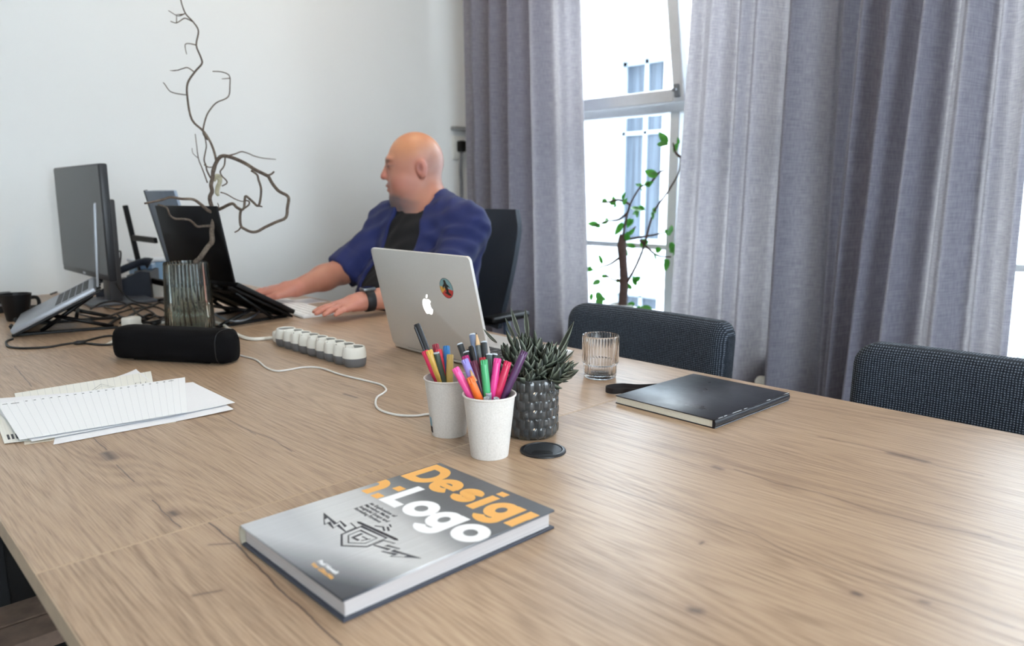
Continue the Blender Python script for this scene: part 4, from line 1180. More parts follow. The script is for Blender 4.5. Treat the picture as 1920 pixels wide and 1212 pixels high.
def sheet(label, corners, z, mat, curl=0.0, marks=()):
    """corners in order TL, BL, BR, TR (world xy); marks: ink strokes in sheet uv"""
    c = [Vector((q[0], q[1], 0)) for q in corners]
    root = thing('paper_sheet', label, 'paper', (c[1].x, c[1].y, z), group='loose sheets of squared paper in a pile')
    n = 14; V, F, UV = [], [], []
    def at(u, v):
        p_ = c[1].lerp(c[2], u).lerp(c[0].lerp(c[3], u), v)
        return Vector((p_.x, p_.y, z + curl * (max(0, u - .55) ** 2 * 2 + max(0, v - .8) ** 2 * 2)))
    for j in range(n + 1):
        for i in range(n + 1): V.append(at(i / n, j / n)); UV.append((i / n, j / n))
    nn = len(V)
    V += [v_ - Vector((0, 0, .00025)) for v_ in V]; UV += UV
    q = n + 1
    for j in range(n):
        for i in range(n):
            a_ = j * q + i; F.append((a_, a_ + 1, a_ + q + 1, a_ + q)); F.append((nn + a_, nn + a_ + q, nn + a_ + q + 1, nn + a_ + 1))
    for i in range(n):
        F += [(i, nn + i, nn + i + 1, i + 1), (n * q + i, n * q + i + 1, nn + n * q + i + 1, nn + n * q + i), (i * q, i * q + q, nn + i * q + q, nn + i * q), (i * q + n, nn + i * q + n, nn + i * q + q + n, i * q + q + n)]
    o = put('page', V, F, mat, root, False, world=True)
    uvl = o.data.uv_layers.new(name='UVMap')
    for lp_ in o.data.loops: uvl.data[lp_.index].uv = UV[lp_.vertex_index]
    if marks:
        m = MB()
        for (u0, v0), (u1, v1), w in marks:
            p0, p1 = at(u0, v0), at(u1, v1); t = (p1 - p0); t = t.normalized() if t.length > 1e-6 else Vector((1, 0, 0)); nn_ = Vector((-t.y, t.x, 0)) * w / 2
            up = Vector((0, 0, .0003))
            m.add([p0 - nn_ + up, p1 - nn_ + up, p1 + nn_ + up, p0 + nn_ + up], [(0, 1, 2, 3)])
        m.build('ink_marks', INK, root, world=True)
    return root
GRID = sheet_mat('squared_paper', (24, 34, .022, .04), (244, 245, 247))
GRID2 = sheet_mat('squared_paper_cream', (20, 28, .03, .03), (238, 237, 230))
PLAIN = sheet_mat('plain_paper', None, (240, 240, 243))
KRAFT = sheet_mat('cream_card', None, (226, 216, 200))
def W2(px, z): 
    q = on_z(*px, z); return (q[0], q[1])
def quad(p, z): return [W2(q, z) for q in p]
rm = random.Random(2)
sheet('cream card lying lowest in the paper pile, corner out at the lower left', quad([(30, 752), (46, 834), (330, 792), (330, 740)], TZ + .0006), TZ + .0006, KRAFT)
sheet('plain white sheet low in the pile with its corner out at the right', quad([(120, 745), (100, 834), (438, 770), (360, 722)], TZ + .0012), TZ + .0012, PLAIN, .006)
sheet('narrow sheet with a few written words peeking out at the lower left of the pile', quad([(-20, 752), (8, 832), (120, 818), (90, 742)], TZ + .0018), TZ + .0018, GRID2, 0,
      [((.10 + i * .07, .06), (.10 + i * .07, .16), .003) for i in range(3)])
sheet('sheet turned askew whose corner stands up at the top of the pile', quad([(205, 712), (228, 752), (300, 730), (255, 694)], TZ + .0024), TZ + .0024, PLAIN, .004)
sk = []
def stroke(pts, w): 
    for a_, b_ in zip(pts[:-1], pts[1:]): sk.append((a_, b_, w))
stroke([(.10, .62), (.10, .66), (.12, .63), (.14, .66), (.14, .62)], .0009)
x = .05
for q in range(9):
    stroke([(x, .38), (x + .008, .50), (x + .02, .39), (x + .024, .5)], .0012); x += .028
stroke([(.50, .55), (.60, .80), (.72, .52)], .0008); stroke([(.53, .55), (.60, .72), (.69, .55)], .0006)
stroke([(.86, .50), (.86, .60), (.90, .60), (.90, .5), (.94, .5), (.94, .58)], .0010)
sheet('cream squared sheet with pencil logo sketches behind the top sheet', quad([(27, 738), (40, 790), (292, 742), (283, 697)], TZ + .0032), TZ + .0032, GRID2, .002, sk)
sheet('white sheet second from the top, reaching far right with a sharp corner', quad([(-30, 750), (60, 828), (441, 758), (362, 720)], TZ + .0040), TZ + .0040, PLAIN, .007)
mk = [((.02, .94), (.045, .94), .003), ((.06, .93), (.10, .93), .004)] + [((.13 + i * .041, .945), (.142 + i * .041, .945), .0042) for i in range(20)] + [((.90, .945), (.93, .945), .003)]
sheet('top sheet of squared paper with a row of dark ticks along one edge', quad([(-6, 757), (37, 825), (352, 774), (347, 709)], TZ + .0068), TZ + .0068, GRID, .003, mk)

# ================================================================== VASE AND CONTORTED BRANCH
vp = on_z(358, 622)
vs_ = thing('vase', 'ribbed grey-green glass vase behind the black speaker', 'vase', tuple(vp))
VG = glass_mat('smoky_ribbed_glass', (.90, .93, .92, 1), .02)
V, F = ribbed([(.058, 0, 0), (.061, .003, .5), (.0625, .01, 1), (.0600, .09, 1), (.0560, .186, 1), (.0558, .1895, .4), (.055, .1905, 0)],
              [(.0535, .190), (.0528, .186), (.0565, .09), (.0585, .016), (.052, .010), (.001, .009)], 36, .0024, 216, (0, 0, 0))
put('glass_body', V, F, VG, vs_, True, sharp=60)
k = NT('vase_water'); k.t.nodes.remove(k.b)
g_ = k.n('BsdfGlass'); g_.inputs['Color'].default_value = (.95, .98, .95, 1); g_.inputs['IOR'].default_value = 1.33; k.l(g_.outputs[0], k.out.inputs[0])
k.l(k.ramp(k.noise(k.coord(), 12, 2), [(.3, (.92, .96, .91, 1)), (.7, (.96, .98, .96, 1))]), g_.inputs['Color'])
MB().lathe([(.056, .0115), (.0575, .018), (.0558, .085), (.0535, .128), (.001, .128)], 40, cap=False).lathe([(.056, .0115), (.001, .0112)], 40, cap=False).build('water', k.m, vs_, True, sharp=60)

k = NT('hazel_bark')
nz = k.noise(k.coord(scale=(1, 1, 1)), 160, 4, .7); big = k.noise(k.coord(), 25, 2)
k.l(k.mix(k.ramp(big, [(.55, (0, 0, 0)), (.75, (.6,) * 3)]), k.ramp(nz, [(.3, lin((62, 52, 46))), (.7, lin((112, 98, 86)))]), lin((138, 126, 112))), k.b.inputs['Base Color'])
k.b.inputs['Roughness'].default_value = .8; k.bump(nz, .5, .002)
BARK = k.m
D0 = float(np.dot(vp - CAM, [math.sin(YAW) * math.cos(PITCH), math.cos(YAW) * math.cos(PITCH), -math.sin(PITCH)]))
br = thing('contorted_branch', 'bare twisted hazel branch standing in the glass vase', 'branch', (float(vp[0]), float(vp[1]), TZ + .010))
def twig(name, pts, r0, r1, d0=0.0, d1=0.0, sub=4, wob=.0015):
    n = len(pts); P = []
    rr = random.Random(len(pts) * 31 + int(pts[0][0]))
    for i, q in enumerate(pts):
        t = i / max(1, n - 1)
        P.append(Vector(at_depth(q[0], q[1], D0 + d0 + (d1 - d0) * t + rr.uniform(-.006, .006))))
    R = [r0 + (r1 - r0) * i / max(1, n - 1) for i in range(n)]
    return MB().tube(P, R, 7, smooth=sub).build(name, BARK, br, True, world=True)
foot = [(352, 612), (352, 570), (358, 530)]
main1 = [(366, 497), (374.6, 484.7), (389, 464), (397.7, 452.4), (397, 431.6), (402, 408), (403.5, 394.6)]
pf = [Vector((vp[0] - .004, vp[1] + .01, TZ + .014)), Vector((vp[0] + .012, vp[1] - .004, TZ + .10))] + [Vector(at_depth(*q, D0)) for q in main1]
MB().tube(pf, [.0072, .0072] + [.0072, .0072, .0070, .0072, .0066, .0064, .0066], 8, smooth=4).build('trunk', BARK, br, True, world=True)
main2 = [(403.5, 394.6), (399.4, 393), (394, 377), (394, 368), (398, 359), (395.7, 347), (398.7, 334), (400, 319), (406.8, 302.7), (415, 293), (429, 293.8), (447, 300.5), (461.8, 307.9), (478, 318.3), (493, 325.7), (503.4, 331)]
twig('main_limb', main2, .0056, .0046, 0, -.10)
twig('loop_limb', [(503.4, 331), (510.8, 344.3), (522.7, 358.4), (537.6, 366.6), (541.3, 374), (539, 388.8), (536, 408), (518.3, 416.3), (497.5, 426), (482.6, 434), (470.7, 434.9), (458.8, 429.7), (452, 424.5), (450, 411), (451.4, 396.3), (457.3, 390.3), (458.8, 377), (461, 368), (473.7, 378.4), (484, 386.6), (488.5, 371), (489.3, 353), (484.8, 338), (481.9, 328), (470.7, 319.8)], .0044, .0028, -.10, -.10)
twig('side_limb', [(403.5, 396), (417, 390), (435, 382), (444, 389), (452, 394)], .0046, .0038, 0, -.10)
twig('side_limb', [(402, 399), (390.5, 395), (376, 383), (362, 374), (341, 373), (320.8, 370), (306, 374), (292, 377.5), (271, 381.6)], .0048, .0026, 0, -.12)
twig('side_limb', [(398, 424), (384, 424), (370, 425), (362, 418), (353.8, 412.5), (340, 411), (329, 410.5), (318.7, 404), (312.5, 389.8), (296, 383.6)], .0036, .0022, 0, -.08)
twig('upper_limb', [(400, 326), (404, 312), (405, 299), (397, 272), (382.6, 247.5), (360, 224.8), (351.7, 185.6), (351.7, 156.8), (366, 134), (378.5, 119.6), (376.5, 107), (368, 84.6), (372, 57.8), (362, 41), (347.6, 24.8), (339, 0), (336, -25)], .0036, .0018, 0, .10)
twig('twig', [(362, 41), (350, 35), (344, 35), (331, 43), (320, 40)], .0018, .0014, .09, .09)
twig('twig', [(331, 43), (331, 28)], .0016, .001, .09, .09); twig('twig', [(347.6, 24.8), (334, 30), (316, 20)], .0016, .001, .09, .10)
twig('twig', [(368, 84.6), (356, 82), (347, 84), (350, 102)], .0017, .0011, .08, .11)
twig('twig', [(364, 135), (352, 127), (342, 129), (333, 132)], .0017, .0014, .07, .08)
twig('twig', [(352, 178), (340, 177), (320, 172), (309, 158), (306, 155)], .0017, .0012, .05, .08)
twig('upper_limb', [(389, 262), (380.6, 247.5), (386.8, 218.6), (396, 203), (407, 192), (428, 181.5), (431, 160), (430, 142), (416, 135), (399, 134)], .0024, .0014, .04, .20)
twig('twig', [(430, 147), (416, 148)], .0015, .001, .19, .19)
twig('twig', [(388.8, 342.4), (380, 318), (372, 297), (369, 275), (366, 251.6)], .0020, .0012, .02, .24)
twig('twig', [(395, 334), (388, 320), (386, 310), (382.6, 300), (385, 285), (386.8, 272), (382.6, 250)], .0024, .0016, 0, .05)
twig('twig', [(383, 309), (392, 314), (403, 312)], .0018, .0016, .01, 0); twig('twig', [(372, 297), (362, 288), (360, 278)], .0012, .0008, .18, .26)
twig('twig', [(422, 293), (440, 289), (452.8, 284.6), (466, 288), (477.5, 293), (495, 297), (516.7, 299)], .0022, .0014, -.02, .40)
twig('twig', [(422, 296), (421, 308), (418, 315), (413, 322), (416, 330), (424, 338), (425, 344), (416, 349)], .0022, .0018, -.02, -.04)
twig('twig', [(414, 361), (424, 364), (438, 372), (450, 377), (460, 378)], .0018, .0013, 0, .05)
twig('twig', [(457, 391), (466, 385), (467, 378), (460, 376)], .0026, .0018, -.10, -.12)
twig('twig', [(452, 426), (447, 432), (440, 436)], .0024, .0016, -.10, -.11); twig('twig', [(500, 329), (508, 327), (514, 322)], .0030, .0022, -.10, -.10)
twig('twig', [(409, 392), (410, 386), (408, 381)], .0018, .001, 0, 0); twig('twig', [(484, 386), (492, 388)], .0026, .0018, -.1, -.1)
PALE = M('pale_gnarled_wood', (170, 164, 140), .8, var=.2, scale=120, bump=.5)
kn = [(401, 340), (404, 332), (411, 333), (412, 342), (408, 352), (407, 362), (410, 367)]
MB().tube([Vector(at_depth(*q, D0 - .012)) for q in kn], [.004, .0075, .008, .006, .0065, .006, .003], 8, smooth=4).build('gnarled_knot', PALE, br, True, world=True)
DRY = M('dry_leaf_brown', (96, 76, 58), .8, var=.2)
for (x, y), dd in (((346, 26), .09), ((334, 131), .08)):
    p_ = Vector(at_depth(x, y, D0 + dd)) - Vector((float(vp[0]), float(vp[1]), TZ + .010))
    leaf_obj(leaf_mesh('dry_leaf', .022, .010, .4, .001, mat=DRY), br, p_, (-.5, .3, -.3), 0, 1.0, 'dry_leaf')

# ================================================================== LEFT WORKPLACE: laptop on folding stand, monitor
GREYALU = M('grey_aluminium', (150, 153, 160), .4, .4, var=.03)
SPACEALU = M('dark_grey_aluminium', (92, 94, 100), .4, .6, var=.03)
def small_laptop(label, front, rotz, slope, lid_open, W, D, shell, rise, lid_h=None, keys=True):
    """front = middle of the front edge on the stand; the base climbs backwards (local +X)"""
    root = thing('laptop', label, 'laptop', front, (0, 0, rotz))
    b0 = bpy.data.objects.new('base', None); COL.objects.link(b0); b0.parent = root; b0.rotation_euler = (0, -slope, 0); b0.location = (0, 0, rise)
    MB().box((0, -W / 2, 0), (D, W / 2, .014), .004, 2).build('body', shell, b0, True, sharp=35)
    if keys:
        m = MB()
        for i in range(5):
            for j in range(12):
                m.box((D - .105 + i * .0185, -W / 2 + .03 + j * (W - .06) / 12, .014), (D - .090 + i * .0185, -W / 2 + .03 + (j + .82) * (W - .06) / 12, .0150))
        m.build('keyboard', KEYM, b0)
        MB().box((.02, -.05, .014), (.085, .05, .0143)).build('trackpad', shell, b0)
    l0 = bpy.data.objects.new('lid', None); COL.objects.link(l0); l0.parent = root
    l0.location = (D * math.cos(slope), 0, rise + D * math.sin(slope) + .012); l0.rotation_euler = (0, lid_open, 0)
    hh = lid_h or D
    MB().box((0, -W / 2, 0), (.006, W / 2, hh), .0022, 2).build('shell', shell, l0, True, sharp=35)
    MB().box((-.0006, -W / 2 + .005, .006), (.0, W / 2 - .005, hh - .005)).build('screen', DARKGL, l0)
    return root
def stand(label, front, rotz, slope, W, D, rise):
    root = thing('laptop_stand', label, 'stand', front, (0, 0, rotz))
    t0 = bpy.data.objects.new('tray', None); COL.objects.link(t0); t0.parent = root; t0.rotation_euler = (0, -slope, 0); t0.location = (0, 0, rise)
    for y in (-W / 2, -W / 6, W / 6, W / 2 - .02):
        MB().box((0, y, -.009), (D, y + .02, -.0015), .002).build('tray_bar', BLK, t0)
    MB().box((-.008, -W / 2, -.009), (.0, W / 2, -.0015), .002).build('tray_bar', BLK, t0)
    MB().box((D * .8, -W / 2, -.010), (D * .9, W / 2, -.002), .002).build('tray_bar', BLK, t0)
    for y in (-.06, .06):
        MB().box((-.008, y - .02, -.002), (-.002, y + .02, .018), .002).build('stop_lip', BLK, t0)
    H_ = rise + D * math.sin(slope)
    for y in (-W / 2 + .03, W / 2 - .03):
        MB().box((0, y - .009, 0), (D * 1.05, y + .009, .007), .002).build('foot_bar', BLK, root)
        MB().tube([(D * 1.0, y, .006), (D * .45 * math.cos(slope), y, rise + D * .45 * math.sin(slope) - .012)], .0055, 8).build('strut', BLK, root, True)
        MB().tube([(D * .25, y + .012, .006), (D * .9 * math.cos(slope), y + .012, rise + D * .9 * math.sin(slope) - .012)], .0055, 8).build('strut', BLK, root, True)
    MB().tube([(D * .62, -W / 2 + .03, rise * .5 + D * .3 * math.sin(slope)), (D * .62, W / 2 - .03, rise * .5 + D * .3 * math.sin(slope))], .005, 8).build('cross_bar', BLK, root, True)
    return root
RZ1 = math.radians(-15); SL1 = math.radians(27); W1_ = .31
wd = Vector((-math.sin(RZ1), math.cos(RZ1), 0))
fr1 = Vector((.372, 2.240, TZ)) + wd * W1_ / 2
stand('black folding laptop stand under the silver laptop at the far left', tuple(fr1), RZ1, SL1, .25, .23, .012)
small_laptop('silver laptop propped on a folding stand at the far left, lid seen edge-on', tuple(fr1), RZ1, SL1, math.radians(3), W1_, .222, GREYALU, .012, .222)

MONB = M('monitor_black', (30, 31, 35), .42)
k = NT('switched_off_screen')
nz = k.noise(k.coord(), 3, 2)
k.l(k.ramp(nz, [(.3, lin((16, 17, 21))), (.7, lin((24, 25, 30)))]), k.b.inputs['Base Color']); k.b.inputs['Roughness'].default_value = .3; k.b.inputs['Specular IOR Level'].default_value = .3; k.b.inputs['Coat Weight'].default_value = .1; k.b.inputs['Coat Roughness'].default_value = .2
OFFS = k.m
mx, my0, my1, mz0, mz1 = .695, 2.550, 3.10, .838, 1.205
mo = thing('monitor', 'large dark desktop monitor standing at the far left', 'monitor', (mx, (my0 + my1) / 2, TZ))
MB().box((mx, my0, mz0), (mx + .024, my1, mz1), .005, 2).build('housing', MONB, mo, True, world=True, sharp=35)
MB().box((mx - .0012, my0 + .006, mz0 + .020), (mx + .001, my1 - .006, mz1 - .006)).build('screen', OFFS, mo, world=True)
MB().box((mx - .0016, (my0 + my1) / 2 - .012, mz0 + .006), (mx, (my0 + my1) / 2 + .012, mz0 + .013)).build('maker_badge', M('badge_silver', (190, 192, 198), .3, .8), mo, world=True)
MB().box((mx + .023, 2.76, mz0 + .06), (mx + .050, 2.96, mz1 - .06), .010, 2).build('rear_bulge', MONB, mo, True, world=True, sharp=35)
MB().box((mx + .050, 2.735, TZ + .010), (mx + .090, 2.815, 1.095), .006, 2).build('stand_column', M('stand_dark_grey', (58, 58, 60), .4), mo, True, world=True, sharp=35)
MB().box((mx - .02, 2.70, TZ), (mx + .19, 2.93, TZ + .012), .005, 2).build('stand_base', M('stand_base_grey', (92, 95, 102), .45), mo, True, world=True, sharp=35)

# ================================================================== THE MAN'S DEVICES
RZ2 = math.radians(180 + 12); SL2 = math.radians(28)
fr2 = Vector((1.062 - .208 * .155, 2.045 + .978 * .155, TZ))
stand("black laptop stand under the man's black laptop", tuple(fr2), RZ2, SL2, .27, .225, .012)
small_laptop("black laptop on a stand in front of the man, lid's dark back to the viewer", tuple(fr2), RZ2, SL2, math.radians(11), .295, .222, M('laptop_black', (9, 10, 13), .42, spec=.3), .012, .215)
# grey slim display leaning on a black easel frame
ea = thing('display_easel', 'tall black metal frame with a crossbar holding the grey slim display', 'stand', (.93, 2.82, TZ))
for y, hx_ in ((2.965, 0), (2.72, .075)):
    MB().box((-.008 + hx_, y - 2.82 - .009, 0), (.008 + hx_, y - 2.82 + .009, .335), .002, 1, M=Matrix.Rotation(math.radians(-8), 4, 'Y')).build('upright', BLK, ea)
    MB().box((-.06, y - 2.82 - .009, 0), (.12, y - 2.82 + .009, .010), .002).build('foot', BLK, ea)
for z in (.215, .06):
    MB().box((-.006, -.10, z - .010), (.006, .145, z + .010), .002, 1, M=Matrix.Rotation(math.radians(-8), 4, 'Y')).build('crossbar', BLK, ea)
MB().box((.012, -.16, .045), (.05, .16, .055), .002).build('ledge', BLK, ea)
sd = thing('slim_display', 'slim grey display leaning back beside the black laptop', 'display', (1.0, 2.715, TZ + .058), (0, math.radians(-13), 0))
MB().box((-.006, -.145, 0), (.004, .145, .335), .003, 2).build('back_shell', M('blue_grey_shell', (150, 162, 180), .45, .3), sd, True, sharp=35)
MB().box((-.007, .139, -.001), (.006, .149, .337), .002).build('dark_edge', BLK, sd)
MB().box((.004, -.14, .006), (.0046, .14, .33)).build('screen', DARKGL, sd)
kb = thing('keyboard', "slim white keyboard on the table before the man's hands", 'keyboard', (1.150, 2.22, TZ), (0, 0, math.radians(-6)))
kbody = MB().box((-.057, -.205, 0), (.057, .205, .009), .003, 2).build('body', M('keyboard_white', (232, 232, 232), .4), kb, True, sharp=35)
for i in range(5):
    for j in range(16):
        MB().box((-.050 + i * .0205, -.199 + j * .0249, .009), (-.0335 + i * .0205, -.178 + j * .0249, .0108), .0006, 1).build('key', M('keycap_white', (240, 240, 240), .45), kbody)
ms = thing('mouse', 'white computer mouse under the man\'s far hand', 'mouse', (1.085, 2.475, TZ), (0, 0, math.radians(145)))
MB().ball((0, 0, .012), (.055, .030, .020), 20, 12).build('shell', M('mouse_white', (236, 236, 238), .3), ms, True)
o = MB().box((1.235, 2.30, TZ), (1.315, 2.42, TZ + .001)).build('note_sheet', PLAIN)
tag(o, "small white sheet of paper between the man's hands", 'paper')

# ================================================================== SMALL CLUTTER AT THE FAR LEFT
mgp = on_z(34, 601)
mg = thing('mug', 'black tapered mug at the far left edge', 'mug', tuple(mgp), (0, 0, .3))
MB().lathe([(.027, 0), (.029, .003), (.041, .078), (.0415, .080), (.039, .080), (.027, .006), (.001, .006)], 24, cap=False).lathe([(.001, 0), (.027, 0)], 24, cap=False).build('bowl', BLK, mg, True, sharp=40)
MB().tube([(.038, -.0, .064), (.058, -.004, .062), (.062, -.004, .040), (.048, -.002, .026), (.034, 0, .024)], .0055, 8, smooth=5).build('handle', BLK, mg, True)
dp = on_z(2, 588)
dk_ = thing('device_box', 'flat black box with a silver band beyond the mug at the left edge', 'device', (float(dp[0]) - .05, float(dp[1]) + .06, TZ))
MB().box((-.10, -.06, 0), (.10, .06, .022), .003).build('case', BLK, dk_)
MB().box((-.101, -.061, .022), (.101, .061, .030), .002).build('silver_band', GREYALU, dk_)
MB().box((-.10, -.06, .030), (.10, .06, .055), .003).build('lid', BLK, dk_)
pdp = on_z(80, 578)
o = MB().box((float(pdp[0]) - .06, float(pdp[1]) - .06, TZ), (float(pdp[0]) + .06, float(pdp[1]) + .08, TZ + .003), .001).build('mouse_mat', M('mat_black', (22, 22, 25), .8))
tag(o, 'thin black mat lying behind the mug', 'mat')
cb = Vector(on_z(247, 622)) + Vector((.01, .03, 0))
ch = thing('charger_block', 'white charger block behind the left end of the speaker', 'charger', tuple(cb), (0, 0, .5))
MB().box((-.022, -.016, 0), (.022, .016, .036), .005, 2).build('case', WPL, ch, True, sharp=40)
MB().tube([(.03, 0, .012), (.06, .01, .006), (.11, .0, .004), (.16, .03, .004)], .003, 7, smooth=4).build('lead', WPL, ch, True)
o = MB().tube([Vector(on_z(*q, TZ + .003)) for q in ((200, 646), (212, 640), (228, 632), (245, 622))], .0032, 7, smooth=4).build('white_lead', WPL, None, True)
tag(o, 'short thick white lead on the table left of the speaker', 'cable')
# desk phone and odds and ends behind the cables
ph = on_z(243, 556)
dphone = thing('desk_phone', 'dark blue-black desk phone among the cables between the screens', 'phone', (float(ph[0]), float(ph[1]), TZ), (0, 0, -.5))
PHN = M('phone_dark', (36, 42, 54), .45)
bod = MB().prism([(-.09, 0), (.09, 0), (.09, .095), (.06, .100), (-.09, .03)], -.085, .085, Matrix(((1, 0, 0, 0), (0, 0, 1, 0), (0, 1, 0, 0), (0, 0, 0, 1)))).build('body', PHN, dphone)
for i in range(4):
    for j in range(3):
        MB().box((-.06 + i * .028, -.005 + j * .026, .045 + i * .0130), (-.042 + i * .028, .013 + j * .026, .0525 + i * .0130), .001, 1).build('key', GPL, bod)
MB().box((.045, -.005, .098), (.085, .075, .118), .003).build('display', M('phone_display', (126, 156, 190), .25), bod)
MB().tube([(-.085, -.06, .075), (-.05, -.06, .085), (.06, -.06, .130), (.09, -.06, .125)], [.022, .013, .013, .022], 10, smooth=4).build('handset', PHN, dphone, True)
wc = on_z(299, 556)
t = thing('white_beaker', 'small white beaker among the cables beside the vase', 'cup', (float(wc[0]), float(wc[1]), TZ))
MB().lathe([(.024, 0), (.030, .05), (.0285, .05), (.023, .004), (.001, .004)], 20, cap=False).build('bowl', WPL, t, True, sharp=40)
bb = on_z(232, 541)
t = thing('blue_box', 'pale blue plastic box behind the desk phone', 'box', (float(bb[0]) + .05, 3.05, TZ))
MB().box((-.06, -.04, 0), (.06, .04, .115), .006).build('tub', M('pale_blue_plastic', (140, 176, 208), .45), t)
MB().box((-.064, -.044, .115), (.064, .044, .128), .004).build('lid', M('white_lid', (220, 226, 232), .45), t)
# leads
CBL = M('black_cable', (11, 11, 13), .5)
runs = [
 ('thin black cable with a plug looping on the table in front of the left laptop', [(24, 636), (12, 641), (16, 650), (35, 653), (55, 653), (90, 651), (120, 646), (146, 643), (170, 645), (200, 647), (236, 643)], .0028, .003, True),
 ('black cable branching from the loop towards the speaker', [(150, 643), (166, 638), (186, 633), (205, 630), (228, 630), (262, 618), (300, 606)], .0028, .003, False),
 ('black cable arching off the table behind the left laptop', [(170, 580), (190, 569), (215, 565), (240, 572), (262, 592), (280, 597)], .0030, .030, False),
 ('black cable coiled under the left laptop towards the monitor foot', [(150, 590), (190, 597), (225, 586), (262, 578), (290, 590), (268, 601), (235, 598), (220, 590)], .0030, .012, False),
 ('black cable lying tangled beside the vase', [(225, 606), (250, 588), (285, 575), (310, 585), (300, 600), (262, 606), (240, 600), (262, 583), (302, 566), (320, 560)], .0030, .010, False),
 ('black cable drooping from the monitor column to the tabletop', [(216, 478), (226, 472), (224, 500), (214, 520), (226, 545), (250, 565), (290, 572)], .0028, None, False),
 ('grey lead curving under the black laptop of the man', [(404, 590), (430, 602), (460, 600), (482, 588), (494, 572), (496, 560)], .0034, .012, False),
 ('thick black power lead snaking between the left laptop and the vase', [(200, 612), (226, 596), (254, 601), (280, 590), (306, 596), (316, 580)], .0044, .008, False),
 ('black network lead crossing in front of the desk phone', [(196, 575), (222, 580), (248, 570), (276, 577), (300, 568), (318, 574)], .0036, .014, False),
 ('bundle end of black cable lying closest to the speaker', [(236, 612), (262, 602), (290, 607), (312, 600)], .0040, .006, False),
 ('black lead running along the table behind the cables', [(95, 552), (115, 546), (140, 545), (160, 552), (185, 570)], .0030, .004, False),
]
for lab, px, r_, zz, plug in runs:
    P = []
    for i, q in enumerate(px):
        if zz is None: P.append(Vector(at_depth(q[0], q[1], 2.62 - .03 * i)))
        else:
            z_ = TZ + (zz if zz < .005 else .004 + zz * abs(math.sin(i * 1.1)))
            P.append(Vector(on_z(q[0], q[1], z_)))
    t = thing('cable', lab, 'cable', tuple(P[0]), group='tangle of leads at the far end of the tables')
    MB().tube(P, r_, 7, smooth=6).build('lead', CBL if 'grey' not in lab else M('grey_cable', (120, 124, 130), .5), t, True, world=True)
    if plug:
        q0, q1 = Vector(on_z(138, 644, TZ + .005)), Vector(on_z(160, 642, TZ + .005))
        MB().tube([q0, q0.lerp(q1, .3), q1], [.0035, .006, .006], 8).build('plug', CBL, t, True, world=True)

# ================================================================== UPHOLSTERED CHAIRS
k = NT('charcoal_woven_fabric')
uv = k.coord('Object', (1, 1, 1))
w1 = k.n('TexWave'); w1.wave_type = 'BANDS'; w1.bands_direction = 'Z'; w1.inputs['Scale'].default_value = 75; w1.inputs['Distortion'].default_value = 1.5; k.l(uv, w1.inputs[0])
w2 = k.n('TexWave'); w2.wave_type = 'BANDS'; w2.bands_direction = 'Y'; w2.inputs['Scale'].default_value = 65; w2.inputs['Distortion'].default_value = 1.5; k.l(uv, w2.inputs[0])
wm = k.math('MULTIPLY', w1.outputs['Fac'], w2.outputs['Fac'])
nz = k.noise(uv, 260, 3, .7)
mixf = k.math('ADD', k.math('MULTIPLY', wm, .6), k.math('MULTIPLY', nz, .5))
k.l(k.ramp(mixf, [(.2, lin((20, 24, 31))), (.5, lin((54, 61, 72))), (.85, lin((118, 127, 140)))]), k.b.inputs['Base Color'])
k.b.inputs['Roughness'].default_value = .95; k.b.inputs['Sheen Weight'].default_value = .05; k.b.inputs['Specular IOR Level'].default_value = .2
k.bump(wm, .6, .0015)
FAB = k.m
CLEG = M('chair_leg_black', (22, 22, 24), .5)
def soft_slab(W, H, T, rad, bend, seg=4, nx=10):
    """rounded upholstered slab in the YZ plane (thickness along X), wrapped forward at the sides"""
    bm_ = bmesh.new(); bmesh.ops.create_cube(bm_, size=1)
    for v_ in bm_.verts: v_.co = Vector((v_.co.x * T, v_.co.y * W, (v_.co.z + .5) * H))
    vert = [e for e in bm_.edges if abs(e.verts[0].co.y - e.verts[1].co.y) < 1e-6 and abs(e.verts[0].co.z - e.verts[1].co.z) < 1e-6]
    bmesh.ops.bevel(bm_, geom=[e for e in vert if e.verts[0].co.z > H / 2], offset=rad, segments=7, profile=.5, affect='EDGES')
    bmesh.ops.bevel(bm_, geom=[e for e in bm_.edges if len(e.link_faces) == 2 and e.calc_face_angle(0) > .8], offset=T * .36, segments=4, profile=.5, affect='EDGES')
    for i in range(1, nx):
        y = -W / 2 + W * i / nx
        bmesh.ops.bisect_plane(bm_, geom=list(bm_.verts) + list(bm_.edges) + list(bm_.faces), plane_co=(0, y, 0), plane_no=(0, 1, 0))
    for v_ in bm_.verts:
        s_ = v_.co.y / (W / 2)
        v_.co.x += -bend * s_ * s_ + .03 * (v_.co.z / H) ** 2
    return MB().bm(bm_)
def dining_chair(label, x, y, rz):
    c = thing('chair', label, 'chair', (x, y, 0), (0, 0, rz), group='charcoal upholstered chairs on the window side')
    # faces -X; back towards the window
    soft_slab(.475, .37, .080, .040, .020).build('backrest', FAB, c, True, sharp=60).location = (.20, 0, .452)
    bm_ = MB().box((-.27, -.235, .40), (.19, .235, .475), .03, 4); bm_.build('seat', FAB, c, True, sharp=60)
    for sx_ in (-.22, .17):
        for sy_ in (-.19, .19):
            MB().tube([(sx_ * 1.12, sy_ * 1.08, 0), (sx_, sy_, .41)], [.011, .017], 10).build('leg', CLEG, c, True)
    return c
dining_chair('charcoal upholstered chair behind the drinking glass and notebook', 1.295, 1.078, 0)
dining_chair('charcoal upholstered chair at the right edge, cut by the picture frame', 1.295, .325, 0)

